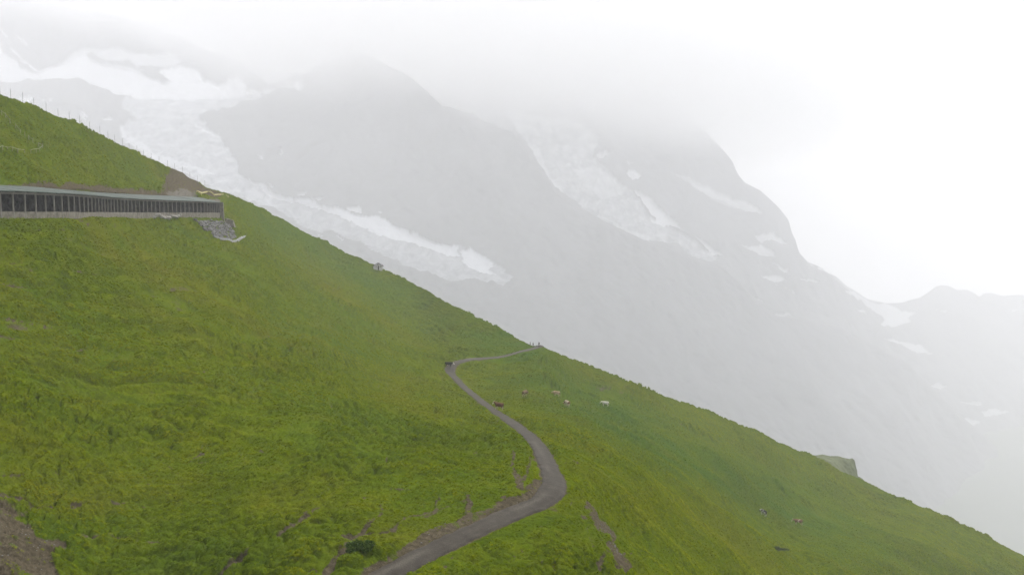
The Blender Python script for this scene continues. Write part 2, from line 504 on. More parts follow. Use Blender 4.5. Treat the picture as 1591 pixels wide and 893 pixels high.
M_HUT = simple_mat("pale stone masonry", (0.30, 0.295, 0.29), (0.50, 0.495, 0.49), 1.6, 0.9, 0.4)
M_SLATE = simple_mat("dark shingle roof", (0.075, 0.075, 0.078), (0.13, 0.13, 0.135), 2.0, 0.8)
M_DOOR = simple_mat("dark weathered door wood", (0.035, 0.030, 0.026), (0.07, 0.06, 0.05), 3.0, 0.8)

# ------------------------------------------------------------------ the hill: one sheet, with worn soil, painted crease shade, dry grass and tussocks
def soft(x, wdt): return sstep(wdt, -wdt, x)

MUD_LINES = [
    ([(797, 705, 2), (794, 722, 3), (801, 744, 4), (808, 760, 6)], 0.95), ([(829, 700, 1.5), (821, 728, 3), (815, 752, 4)], 0.9),
    ([(726, 772, 3), (730, 785, 7), (728, 805, 8)], 0.95), ([(681, 768, 2), (677, 788, 4), (655, 800, 3)], 0.75),
    ([(728, 775, 3), (700, 783, 2), (675, 790, 2.5), (640, 795, 2), (618, 803, 2)], 0.85), ([(626, 798, 3), (612, 820, 4), (598, 826, 2), (560, 831, 1.5), (520, 836, 1)], 0.9),
    ([(595, 775, 1.5), (588, 797, 4), (570, 818, 6), (560, 830, 3)], 0.8), ([(495, 778, 1), (480, 790, 3), (458, 812, 4), (432, 833, 4)], 0.8), ([(390, 858, 2), (362, 876, 5), (338, 896, 6)], 0.85),
    ([(545, 850, 3), (533, 868, 6), (505, 896, 7)], 0.95),
    ([(911, 781, 4), (916, 790, 5), (923, 797, 4), (922, 810, 7), (933, 820, 13), (950, 826, 10), (953, 838, 5), (949, 850, 4), (949, 863, 9), (958, 872, 7), (962, 884, 9), (970, 900, 11)], 1.0),
    ([(985, 855, 1.5), (965, 876, 3)], 1.0), ([(930, 900, 6), (945, 880, 5)], 0.7), ([(1015, 842, 1), (985, 856, 1)], .6), ([(892, 808, 4), (908, 812, 4)], .55),
    ([(0, 738, 1.5), (40, 733, 2), (90, 728, 1)], 0.7), ([(-20, 772, 6), (25, 775, 5), (60, 792, 3), (160, 770, 1.5), (230, 775, 1)], 0.85), ([(120, 835, 4), (180, 829, 2), (260, 838, 1.5)], 0.7),
    ([(335, 790, 1), (400, 784, 1.5), (440, 774, 1)], .55),
]
MUD_POLYS = [
    ([(545, 900), (600, 868), (640, 842), (668, 818), (712, 806), (745, 790), (780, 782), (812, 768), (828, 752), (834, 742), (846, 745), (856, 768), (842, 792), (790, 808), (735, 836), (672, 868), (600, 905)], 0.80),
    ([(-60, 806), (10, 803), (42, 818), (60, 838), (104, 843), (112, 852), (78, 866), (92, 895), (130, 940), (-60, 960)], 0.74),
    ([(-60, 780), (30, 785), (50, 798), (40, 806), (-60, 812)], 0.62),
]
SCAR = [(247, 304), (254, 290), (257, 276), (266, 262), (276, 262), (292, 272), (312, 286), (334, 297), (352, 305), (330, 306), (318, 301), (304, 299), (298, 306)]
GRAVEL = [(258, 308), (262, 298), (285, 292), (298, 296), (306, 307)]

def make_hill():
    us = np.concatenate([np.linspace(-400, -22, 36), np.arange(-18, 1611, 1.72), np.linspace(1616, 2000, 36)])
    sv = sky_v(us)
    NV, NF, NB = 440, 22, 26
    t = np.linspace(0, 1, NV)[:, None]
    bottom = np.maximum(908, sv + 60)[None]
    V = sv[None] + (bottom - sv[None]) * t
    ex = np.linspace(0, 1, NF + 1)[1:, None] ** 1.8
    Vb = bottom + (3200 - bottom) * ex
    V = np.concatenate([V, Vb], 0)
    U = np.broadcast_to(us[None], V.shape)
    D = hill_d(U, V)
    # the far side of the crest
    a = (np.linspace(0, 1, NB + 1)[1:] ** 1.5 * 1.15)[:, None]
    Db = D[0][None] * np.exp(a)
    Vk = sv[None] + 420 * a ** 1.25
    U = np.concatenate([np.broadcast_to(us[None], Vk.shape)[::-1], U], 0)
    V = np.concatenate([Vk[::-1], V], 0); D = np.concatenate([Db[::-1], D], 0)
    X, Y, Z = unproject(U, V, D)
    return U, V, D, X, Y, Z

def hill_attrs(U, V, D, X, Y):
    px = D / FPX
    wu = U + 5 * noise3(X / 1.7, Y / 1.7, 0.3) + 3 * noise3(X / .5, Y / .5, 5.3)
    wv = V + 3 * noise3(X / 1.7, Y / 1.7, 9.1) + 2 * noise3(X / .5, Y / .5, 15.3)
    mud_shade = np.zeros(U.shape)
    for pts, s in MUD_LINES:
        mud_shade = np.maximum(mud_shade, s * soft(line_dist(wu, wv, pts), 3.0))
    for poly, s in MUD_POLYS:
        p = [(x, y, 0.0) for x, y in poly] + [(poly[0][0], poly[0][1], 0.0)]
        ld = line_dist(wu, wv, p)
        mud_shade = np.maximum(mud_shade, s * soft(np.where(in_poly(wu, wv, poly), -ld, ld), 6.0))
    bank = soft(np.where(in_poly(wu, wv, SCAR), -3.0, 3.0), 2.0)
    bv = np.interp(U, g2u[_ob], g2v[_ob])
    strip = ((U < 262) & (V < bv + 1)) * soft((bv - 4 - V) - (4.5 + 3.5 * noise3(U / 22, 0.5, 0.5) + 3 * noise3(U / 6., 1.5, 0.5)), 1.5)
    mud_shade = np.maximum(mud_shade, np.maximum(bank, strip))
    gravel = np.where(in_poly(wu, wv, GRAVEL), 0.85, 0.0)
    fv = np.interp(U, gfu[_og], gfv[_og])
    gravel = np.maximum(gravel, ((U < gfu.max() + 1) & (V < fv + .5) & (V > bv + 2)) * 1.0)
    blob = lambda cu, cv, ru, rv, sk=0.0: np.exp(-(((U - cu) / ru) ** 2 + ((V - cv - sk * (U - cu)) / rv) ** 2))
    tone = 0.75 * blob(215, 400, 85, 50, .45) + .6 * blob(560, 478, 150, 7, .60) + .55 * blob(960, 700, 150, 9, .68) + .55 * blob(330, 470, 110, 22, .55) + .5 * blob(520, 450, 60, 14, .62) + .4 * blob(450, 400, 60, 8, .62) + .45 * blob(640, 610, 110, 30, .35) + .45 * blob(1150, 700, 130, 12, .42) + .5 * blob(840, 640, 90, 30, .4) \
        + .6 * blob(1075, 800, 60, 25, .5) + .5 * blob(620, 835, 110, 20, -.2) + .4 * blob(180, 750, 200, 40) + .5 * blob(1180, 865, 70, 22, .45) + .6 * blob(870, 560, 160, 6, .43) + .4 * blob(900, 790, 60, 25, .2)
    tone = .62 * tone * (0.65 + 0.7 * fbm(X / 9, Y / 9, 2.2, 3)) + 0.22 * sstep(0.1, .6, fbm(X / 14, Y / 14, 8.2, 3))
    grey = .75 * blob(940, 603, 50, 14, .25) + .6 * blob(680, 490, 45, 18, .3) + .3 * blob(1220, 740, 90, 18, .3)
    deep = 1.0 * blob(930, 640, 130, 40, .42) + .9 * blob(780, 525, 90, 26, .35) + .85 * blob(1240, 790, 170, 45, .42) + .75 * blob(560, 425, 110, 26, .6) + .5 * blob(1060, 720, 90, 22, .5) + .5 * blob(300, 860, 110, 50) + .4 * blob(420, 350, 60, 40, .5) + .45 * blob(960, 840, 90, 40, .3)
    deep = deep * (0.7 + 0.6 * fbm(X / 12, Y / 12, 4.2, 3))
    mud_shade = np.maximum(mud_shade, .62 * np.clip(grey, 0, 1))
    return np.clip(mud_shade, 0, 1), np.clip(tone, 0, .85), np.clip(deep, 0, .9), gravel

PATH_A = np.array(PATH, float)
_px, _py, _pz = unproject(PATH_A[:, 0], PATH_A[:, 1], hill_d(PATH_A[:, 0], PATH_A[:, 1]))

def catmull(P, n):
    P = np.asarray(P); out = []
    Q = np.concatenate([[2 * P[0] - P[1]], P, [2 * P[-1] - P[-2]]])
    for i in range(1, len(Q) - 2):
        t = np.linspace(0, 1, n, endpoint=False)[:, None]
        a, b, c, d = Q[i - 1], Q[i], Q[i + 1], Q[i + 2]
        out.append(.5 * (2 * b + (c - a) * t + (2 * a - 5 * b + 4 * c - d) * t ** 2 + (3 * b - a - 3 * c + d) * t ** 3))
    return np.concatenate(out + [P[-1:]])

_cl = catmull(np.stack([_px, _py], 1), 8)
_seg = np.concatenate([[0], np.cumsum(np.hypot(*np.diff(_cl, axis=0).T))])
PS = np.arange(0, _seg[-1], 0.3)
PC = np.stack([np.interp(PS, _seg, _cl[:, 0]), np.interp(PS, _seg, _cl[:, 1])], 1)
for _ in range(22):
    PC[1:-1] = (PC[:-2] + 2 * PC[1:-1] + PC[2:]) / 4
_t = np.gradient(PC, axis=0); _t /= np.linalg.norm(_t, axis=1)[:, None]
PN = np.stack([-_t[:, 1], _t[:, 0]], 1)
PW = 1.06 + .06 * sstep(70, 170, PC[:, 1]) + .10 * noise3(PS / 6, .5, .5) + .12 * np.exp(-((np.hypot(PC[:, 0] - 3.3, PC[:, 1] - 66) / 7) ** 2)) + .35 * np.exp(-((np.hypot(PC[:, 0] + 16, PC[:, 1] - 214) / 6) ** 2)) - .25 * sstep(228, 245, PC[:, 1])
PEL = PW + .22 * noise3(PS / 2.1, 3.5, .5) + .16 * noise3(PS / .7, 4.5, .5) - .02
PER = PW + .22 * noise3(PS / 2.1, 13.5, .5) + .16 * noise3(PS / .7, 14.5, .5) - .02

def path_dist(x, y):
    """plan distance from the path's centre line minus its half width"""
    out = np.full(x.shape, 99.0)
    m = (x > PC[:, 0].min() - 6) & (x < PC[:, 0].max() + 6) & (y > PC[:, 1].min() - 6) & (y < PC[:, 1].max() + 6)
    xx, yy = x[m], y[m]
    best = np.full(xx.shape, 99.0)
    for i in range(0, len(PC), 3):
        best = np.minimum(best, np.hypot(xx - PC[i, 0], yy - PC[i, 1]) - PW[i])
    out[m] = best
    return out

def terrace_gate(x, y):
    return np.clip(.45 + 1.3 * noise3(x / 24, y / 24, 14.4) + 1.1 * np.exp(-(((x + 56) / 19) ** 2 + ((y - 118) / 42) ** 2)) + .35 * np.exp(-(((x + 20) / 16) ** 2 + ((y - 42) / 14) ** 2)), 0, 1.15)

LANE_P = [(i, j) for i in range(5) for j in range(5 - i)]
def _fit_lanes():
    U, V = np.meshgrid(np.linspace(-60, 440, 40), np.linspace(360, 600, 30))
    d = hill_d(U, V); x, y, z = unproject(U, V, d)
    xs, ys = np.clip((x + 56) / 30, -2, 2).ravel(), np.clip((y - 120) / 60, -1.2, 2.6).ravel()
    A_ = np.stack([xs ** i * ys ** j for i, j in LANE_P], 1)
    k, *_ = np.linalg.lstsq(A_, (V - .10 * U).ravel(), rcond=None)
    return k
LANE = _fit_lanes()

def terrace_n(x, y, z):
    wob = .26 * noise3(x / 6, y / 6, 3.3) + .10 * noise3(x / 1.6, y / 1.6, 13.3)
    a = noise3(x / 14, y / 14, (z + wob) / .68)
    # left bank: the treads run across the bank in long level curves (a fitted plan curve family)
    xs, ys = np.clip((x + 56) / 30, -2, 2), np.clip((y - 120) / 60, -1.2, 2.6)
    lane = sum(k_ * xs ** i_ * ys ** j_ for k_, (i_, j_) in zip(LANE, LANE_P))
    c = noise3(lane / 13.5 + 1.1 * wob, x / 30 + y / 45, 3.1)
    w_ = sstep(-20, -30, x) * sstep(225, 190, y)
    return a + (c - a) * w_

def tread_shade(x, y, z):
    """narrow level terrace lines: trodden soil with shade put into the colour"""
    return sstep(.15, .04, np.abs(terrace_n(x, y, z))) * np.clip(terrace_gate(x, y) * 1.3 - .35, 0, 1) * np.clip(.75 + 1.0 * noise3(x / 3.1, y / 3.1, 31.3), 0, 1)

def humps(x, y, z):
    """cushions of matted grass with sharp creases between them, drawn out along the contour"""
    zz_ = z + .30 * noise3(x / 4.5, y / 4.5, 41.0) + .10 * noise3(x / 1.3, y / 1.3, 43.0)
    puff = lambda n_, k_: 1 - (1 - np.minimum(k_ * np.abs(n_), 1)) ** 2.4
    big = puff(noise3(x / 3.4 + 2.2, y / 3.4, zz_ / .55), 2.2)
    mid = puff(noise3(x / 1.25 + 7.2, y / 1.25, zz_ / .27), 2.2)
    sm = puff(noise3(x / .46 + 9.2, y / .46, z / .18), 2.0)
    tg = np.clip(terrace_gate(x, y) * 1.5 - .55, 0, 1)
    big = big + (1.45 * puff(terrace_n(x, y, z), 1.45) - big) * tg
    mid = mid * (1 - .5 * tg)
    return big, mid, sm

def bumps(x, y, z, mud_shade, pd, parts=False):
    s = 0.72 * x + 0.69 * y                              # runs roughly along the contour
    wz = z + 0.35 * noise3(x / 5, y / 5, 3.3)
    tg = terrace_gate(x, y)
    terr = np.tanh(2.6 * noise3(s / 15, wz / 0.66, 0.5 + x / 60)) * (.05 + .14 * tg)
    big, mid, sm = humps(x, y, z)
    patch = np.clip(noise3(x / 16, y / 16, 24.4) * 1.5 + .75, .2, 1.3)
    ws = 1 + .6 * sstep(90, 240, y)
    tgl = np.exp(-(((x + 56) / 19) ** 2 + ((y - 118) / 42) ** 2))
    cl = (patch + (1.05 - patch) * tgl) * ((.55 + .40 * tgl) * ws * big + (.24 - .1 * tgl) * mid) + .09 * sm
    if parts: return terr * .6 + (patch + (1.05 - patch) * tgl) * (.55 * big + .24 * mid) - .58 * patch - .2 * tread_shade(x, y, z)
    dn = .69 * x - .72 * y
    roll = (.8 * noise3(x / 12, y / 12, 7.7) + 1.3 * noise3(s / 15, dn / 70, 61.7) * sstep(-25, 15, x)) * (1 - .6 * sstep(150, 235, y)) + .9 * noise3(x / 38, y / 38, 1.7)
    k = (1 - .5 * sstep(.35, .7, mud_shade))
    h = roll + k * (terr + cl - .55) - .10 * sstep(.4, .75, mud_shade) + sstep(.5, .8, mud_shade) * (.05 * noise3(x / .35, y / .35, 2.2) + .08 * noise3(x / .9, y / .9, 5.2))
    p = sstep(0.0, 1.1, pd)
    return np.where(pd < 3, h * p - .07 * (1 - sstep(-.1, .35, pd)), h)

def ground_at(x, y):
    """bare hill height (without bumps) under plan points, by bisecting along the row"""
    x = np.asarray(x, float); y = np.asarray(y, float)
    lo = np.full(x.shape, 100.0); hi = np.full(x.shape, 1150.0)
    def uv(v):
        yc = (CY - v) / FPX
        return CX + FPX * x / y * (CT + yc * ST)
    lo = sky_v(uv(np.full(x.shape, 450.0))) - 30
    for _ in range(26):
        mid = (lo + hi) / 2
        d = hill_d(uv(mid), mid)
        far = d > y
        lo = np.where(far, mid, lo); hi = np.where(far, hi, mid)
    v = (lo + hi) / 2
    yc = (CY - v) / FPX
    return y * (yc * CT - ST) / (CT + yc * ST), uv(v), v

def on_hill(u, v):
    """world point on the finished hill at a row and column"""
    u = np.atleast_1d(np.asarray(u, float)); v = np.atleast_1d(np.asarray(v, float))
    d = hill_d(u, v)
    x, y, z = unproject(u, v, d)
    m, _, _, _ = hill_attrs(u, v, d, x, y)
    return x, y, z + bumps(x, y, z, m, path_dist(x, y))

HU, HV, HD, HX, HY, HZ = make_hill()
H_MUD_SHADE, H_TONE, H_DEEP, H_GRAV = hill_attrs(HU, HV, HD, HX, HY)
_TREAD_SHADE = tread_shade(HX, HY, HZ)
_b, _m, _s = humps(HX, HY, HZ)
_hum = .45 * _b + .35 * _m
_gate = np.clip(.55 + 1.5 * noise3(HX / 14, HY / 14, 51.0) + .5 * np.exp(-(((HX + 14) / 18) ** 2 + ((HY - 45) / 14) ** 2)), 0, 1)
H_MUD_SHADE = np.maximum(H_MUD_SHADE, .60 * _gate * (1 - sstep(.10, .34, _hum)) * sstep(230, 150, HY))  # shade painted as brown soil in the creases between grass cushions
H_MUD_SHADE = np.clip(H_MUD_SHADE * (1.18 - .50 * sstep(.36, .72, _hum)), 0, 1)
H_MUD_SHADE = np.maximum(H_MUD_SHADE, .46 * _TREAD_SHADE)  # terrace lines: some trodden soil, some painted shadow
H_PD = path_dist(HX, HY)
H_MUD_SHADE = np.maximum(H_MUD_SHADE, .85 * sstep(.42 + .55 * noise3(HX / 1.6, HY / 1.6, 71.0) + .5 * noise3(HX / 4.5, HY / 4.5, 72.0), -.1, H_PD) * (H_PD < 3))
HZ0 = HZ
_gf = np.abs(HV - np.interp(HU, gfu[_og], gfv[_og])) + 99 * (HU > gfu.max())
HZ = HZ + bumps(HX, HY, HZ, H_MUD_SHADE, H_PD) * (1 - (H_GRAV > .9)) * (.3 + .7 * sstep(2, 16, _gf))
hill = link("hillside", grid_mesh("hillside", HX, HY, HZ, {"mud_shade": H_MUD_SHADE, "tone": H_TONE, "deep": H_DEEP, "gravel": H_GRAV}, flip=True), M_GROUND)
tag(hill, "steep green alpine pasture sloping down from left to right", kind="structure")

valley = MB(); valley.v = [(-7200, -2500, -1600), (7200, -2500, -1600), (7200, 8850, -1600), (-7200, 8850, -1600)]; valley.f = [(0, 1, 2, 3)]
tag(valley.build("valley_floor", simple_mat("valley meadow", (0.04, 0.06, 0.025), (0.06, 0.08, 0.035), 0.01)), "dim valley floor far below the pasture", kind="structure")

# ------------------------------------------------------------------ the gravel path
def make_path():
    K = np.linspace(-1, 1, 17)
    off = np.where(K[None] < 0, K[None] * PER[:, None], K[None] * PEL[:, None])
    X = PC[:, 0:1] + PN[:, 0:1] * off; Y = PC[:, 1:2] + PN[:, 1:2] * off
    z, u, v = ground_at(X, Y)
    z = z + .03 + .05 * (1 - K[None] ** 2) - .10 * (np.abs(K[None]) > .99) + .015 * noise3(X / .8, Y / .8, 2.2)
    pale = .9 * np.exp(-((K[None] - .25) / .3) ** 2) * sstep(0, .35, noise3(PS / 9, 1.1, .3) + .1)[:, None] * (PC[:, 1] < 100)[:, None]
    pale = pale + .35 * sstep(215, 235, Y)
    o = link("path", grid_mesh("path", X, Y, z, {"pale": np.clip(pale, 0, 1), "rut": (np.exp(-((np.abs(K[None]) - .48) / .17) ** 2) * (.55 + .45 * noise3(PS / 5, 8.1, .2))[:, None] + 0 * X)}), M_PATH)
    tag(o, "winding grey gravel footpath crossing the pasture", kind="structure")
make_path()

# ------------------------------------------------------------------ grass: leaning tufts, thick near the viewer, thinner and larger far off
def tuft_mesh(name, seed, n_blades, lean):
    r = random.Random(seed)
    mb = MB()
    for k in range(n_blades):
        an, rad = r.random() * 6.283, .30 * math.sqrt(r.random())
        bx, by = rad * math.cos(an), rad * math.sin(an)
        dr = an + r.uniform(-.8, .8)
        ln = r.uniform(.22, .5) * (1.15 - rad)
        out = r.uniform(.25, .8)
        dx, dy = math.cos(dr) * out + lean, math.sin(dr) * out
        wv = r.uniform(.018, .034)
        nx, ny = -dy / math.hypot(dx, dy) * wv, dx / math.hypot(dx, dy) * wv
        p = []
        for t, wd in ((0, 1.0), (.45, .9), (.8, .55), (1.0, .08)):
            hgt = ln * (t - .42 * t * t * (1 + out * .4))
            p.append(((bx + dx * ln * t * t + nx * wd, by + dy * ln * t * t + ny * wd, hgt - .03), (bx + dx * ln * t * t - nx * wd, by + dy * ln * t * t - ny * wd, hgt - .03)))
        i0 = len(mb.v)
        for a, b in p: mb.v += [a, b]
        for j in range(3): mb.f.append((i0 + 2*j, i0 + 2*j + 1, i0 + 2*j + 3, i0 + 2*j + 2))
    return mb.mesh(name)

def scatter_grass():
    r = np.random.default_rng(5)
    rows = slice(24, HU.shape[0] - 17)
    x, y, z = HX[rows], HY[rows], HZ[rows]
    p00, p01, p10 = (
        np.stack([x[:-1, :-1], y[:-1, :-1], z[:-1, :-1]], -1), np.stack([x[:-1, 1:], y[:-1, 1:], z[:-1, 1:]], -1), np.stack([x[1:, :-1], y[1:, :-1], z[1:, :-1]], -1))
    nrm = np.cross(p01 - p00, p10 - p00)
    area = np.linalg.norm(nrm, axis=-1)
    d = y[:-1, :-1]
    dens = GRASS_DENS * np.minimum(1, 45 / d) ** 1.1
    uu = HU[rows][:-1, :-1]; vv = HV[rows][:-1, :-1]
    grav = H_GRAV[rows][:-1, :-1]
    mu = H_MUD_SHADE[rows][:-1, :-1]; pd = H_PD[rows][:-1, :-1]
    keep = (uu > -90) & (uu < 1690) & (vv < 960) & (grav < .5) & (pd > -.32) & (area < 3)
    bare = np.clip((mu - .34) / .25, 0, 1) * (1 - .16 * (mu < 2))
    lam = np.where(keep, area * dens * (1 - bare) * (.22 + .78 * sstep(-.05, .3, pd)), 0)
    hb = bumps(x, y, HZ0[rows], 0, 50 + 0 * x, True)[:-1, :-1]
    lam = lam * (.05 + 1.25 * sstep(-.22, .06, hb))
    cnt = r.poisson(lam)
    idx = np.repeat(np.arange(cnt.size), cnt.ravel())
    a, b = r.random(len(idx)), r.random(len(idx))
    P0, P1, P2 = p00.reshape(-1, 3)[idx], p01.reshape(-1, 3)[idx], p10.reshape(-1, 3)[idx]
    P = P0 + (P1 - P0) * a[:, None] + (P2 - P0) * b[:, None]
    X, Y, Z = P.T
    Nn = -nrm.reshape(-1, 3)[idx]; Nn = Nn * np.sign(Nn[:, 2:3] + 1e-9); Nn /= np.linalg.norm(Nn, axis=1)[:, None] + 1e-9
    big = fbm(X / 26, Y / 26, 3.1, 3); med = noise3(X / 3.2, Y / 3.2, 9.3); clump = noise3(X / 1.1, Y / 1.1, 2.9)
    tint = np.clip(.48 + .30 * big + .28 * med + .16 * clump + r.normal(0, .09, len(X)), 0, 1)
    dry = np.clip(H_TONE[rows][:-1, :-1].ravel()[idx] * (.8 + .5 * med) + .18 * (r.random(len(X)) < .08), 0, .9)
    deep = np.clip(H_DEEP[rows][:-1, :-1].ravel()[idx] * (.9 + .4 * clump), 0, .95)
    s = (.60 + .42 * clump + .22 * med + .12 * r.normal(size=len(X))) * np.maximum(1, Y / 62) ** .32
    s = np.clip(s, .3, 1.6) * np.where(np.clip(H_MUD_SHADE[rows][:-1, :-1].ravel()[idx], 0, 1) > .25, .75, 1) * GRASS_SIZE
    # blades lean down the slope, with scatter
    down = np.arctan2(Nn[:, 1], Nn[:, 0]) + r.normal(0, .9, len(X))
    tilt = np.clip(np.arccos(np.clip(Nn[:, 2], -1, 1)) * .7, 0, .6)
    dirn = np.arctan2(Nn[:, 1], Nn[:, 0])
    me = bpy.data.meshes.new("grass")
    me.vertices.add(len(X)); me.vertices.foreach_set("co", P.astype(np.float32).ravel())
    def put(nm, ty, v):
        t = me.attributes.new(nm, ty, 'POINT')
        t.data.foreach_set("vector" if ty == 'FLOAT_VECTOR' else "value", v.astype(np.float32 if ty != 'INT' else np.int32).ravel())
    put("tint", 'FLOAT', tint); put("dry", 'FLOAT', dry); put("deepness", 'FLOAT', deep); put("size", 'FLOAT', s); put("pick", 'INT', r.integers(0, 4, len(X)))
    # euler: spin about the tuft's own axis so that its lean runs downhill, then tilt with the slope
    cz, sz = np.cos(down), np.sin(down)
    # tilt axis is horizontal and square to the fall line
    ax = np.stack([-np.sin(dirn), np.cos(dirn), 0 * dirn], 1)
    K = np.cos(tilt)[:, None]; Sn = np.sin(tilt)[:, None]
    def rot(v): return v * K + np.cross(ax, v) * Sn + ax * (ax * v).sum(1)[:, None] * (1 - K)
    ex, ez = rot(np.stack([cz, sz, 0 * cz], 1)), rot(np.stack([0 * cz, 0 * cz, 1 + 0 * cz], 1))
    ey = np.cross(ez, ex)
    # rotation matrix columns ex, ey, ez -> XYZ euler
    by = -np.arcsin(np.clip(ex[:, 2], -1, 1)); bx = np.arctan2(ey[:, 2], ez[:, 2]); bz = np.arctan2(ex[:, 1], ex[:, 0])
    put("turn", 'FLOAT_VECTOR', np.stack([bx, by, bz], 1))
    o = link("grass", me)
    tag(o, "thick leaning tufts of alpine grass all over the slope", kind="stuff")
    col = bpy.data.collections.new("grass_tufts"); COL.children.link(col)
    k0 = np.argsort(np.abs(Y - 46) + np.abs(X + 8))[:400:100]
    for k in range(4):
        t = bpy.data.objects.new("grass_tuft", tuft_mesh("grass_tuft", 11 + k, 20, .35)); col.objects.link(t)
        t.data.materials.append(M_GRASS)
        t.location = P[k0[k]]; t.scale = (.6, .6, .6)
        tag(t, "tuft of alpine grass on the slope above the path", kind="stuff")
    ng = bpy.data.node_groups.new("grass scatter", 'GeometryNodeTree')
    ng.interface.new_socket("Geometry", in_out='INPUT', socket_type='NodeSocketGeometry')
    ng.interface.new_socket("Geometry", in_out='OUTPUT', socket_type='NodeSocketGeometry')
    gi, go = ng.nodes.new("NodeGroupInput"), ng.nodes.new("NodeGroupOutput")
    ci = ng.nodes.new("GeometryNodeCollectionInfo")
    ci.inputs["Collection"].default_value = col
    ci.inputs["Separate Children"].default_value = True; ci.inputs["Reset Children"].default_value = True
    ip = ng.nodes.new("GeometryNodeInstanceOnPoints")
    ip.inputs["Pick Instance"].default_value = True
    def na(nm, ty):
        a_ = ng.nodes.new("GeometryNodeInputNamedAttribute"); a_.data_type = ty; a_.inputs["Name"].default_value = nm
        return a_.outputs["Attribute"]
    e2r = ng.nodes.new("FunctionNodeEulerToRotation")
    ng.links.new(na("turn", 'FLOAT_VECTOR'), e2r.inputs[0])
    ng.links.new(gi.outputs[0], ip.inputs["Points"]); ng.links.new(ci.outputs[0], ip.inputs["Instance"])
    ng.links.new(na("pick", 'INT'), ip.inputs["Instance Index"]); ng.links.new(na("size", 'FLOAT'), ip.inputs["Scale"])
    ng.links.new(e2r.outputs[0], ip.inputs["Rotation"]); ng.links.new(ip.outputs[0], go.inputs[0])
    md = o.modifiers.new("scatter", 'NODES'); md.node_group = ng
    return len(X)
GRASS_DENS, GRASS_SIZE = 17.0, 0.66
N_TUFTS = scatter_grass()
MS = 3.2
# ------------------------------------------------------------------ mountains: far relief with snow and glaciers
def relief(name, skyl, base_v, depth_pts, mat, u0, u1, ncol, nrow, amp, snow=(), ice=(), back=(0.12, 60), fine=1.0, seed=0.0, dscale=1.0, warp=1.0):
    us = np.linspace(u0, u1, ncol)
    su = np.array([p[0] for p in skyl], float); sv = np.array([p[1] for p in skyl], float)
    sv = np.interp(us, su, sv)
    t = np.linspace(0, 1, nrow)[:, None]
    bv = base_v(us) if callable(base_v) else np.full(ncol, float(base_v))
    V = sv[None] + (np.maximum(bv, sv + 5)[None] - sv[None]) * t
    U = np.broadcast_to(us[None], V.shape).copy()
    P = np.array(depth_pts, float) * [1, 1, dscale]; q = P[:, :2] / 1000
    wts = tps_fit(q, np.log(P[:, 2]), 1e-4)
    D = np.exp(tps_eval(q, wts, np.stack([U.ravel(), V.ravel()], 1) / 1000)).reshape(U.shape)
    nb = 14
    a = (np.linspace(0, 1, nb + 1)[1:] ** 1.3 * back[0])[:, None]
    U = np.concatenate([U[:nb], U]); V = np.concatenate([(sv[None] + back[1] * a / back[0])[::-1], V])
    D = np.concatenate([(D[0][None] * np.exp(a))[::-1], D])
    X, Y, Z = unproject(U, V, D)
    L = amp
    r = lambda s, o: 1 - 2 * np.abs(noise3(X / s + o, Y / s * .7 + o, Z / s * .8))
    h = .55 * r(L * 6, seed) + .35 * r(L * 2.6, seed + 3) + fine * (.22 * r(L * 1.1, seed + 5) + .07 * r(L * .45, seed + 9) + .05 * noise3(X / L * 5 + Z / L, Y / L * 4.1 - X / L, Z / L * 4.6 + Y / L))
    wu = U + fine * warp * (7 * fbm(X / (L * 1.4), Y / (L * 1.4), Z / (L * 1.4) + 3, 4)); wv = V + fine * warp * (5 * fbm(X / (L * 1.4), Y / (L * 1.4), Z / (L * 1.4) + 13, 4))
    wu = wu + fine * warp * 5 * fbm(X / (L * .32), Y / (L * .32), Z / (L * .32) + 23, 3); wv = wv + fine * warp * 4 * fbm(X / (L * .32), Y / (L * .32), Z / (L * .32) + 33, 3)
    sn = np.zeros(U.shape); ic = np.zeros(U.shape)
    for poly, s in snow: sn = np.maximum(sn, np.where(in_poly(wu, wv, poly), s, 0))
    for poly, s in ice: ic = np.maximum(ic, np.where(in_poly(wu, wv, poly), s, 0))
    smooth = 1 - .5 * np.maximum(sn, ic)
    h = h + ic * .14 * r(L * .5, seed + 21) + ic * .16 * r(L * .2, seed + 25)
    Y = Y - L * .55 * h * smooth
    Z = Z + L * .22 * h * smooth * sstep(0, .06, (V - sv[None]) / 300 + .02)
    o = link(name, grid_mesh(name, X, Y, Z, {"snow": sn, "ice": ic}, flip=True), mat)
    return o

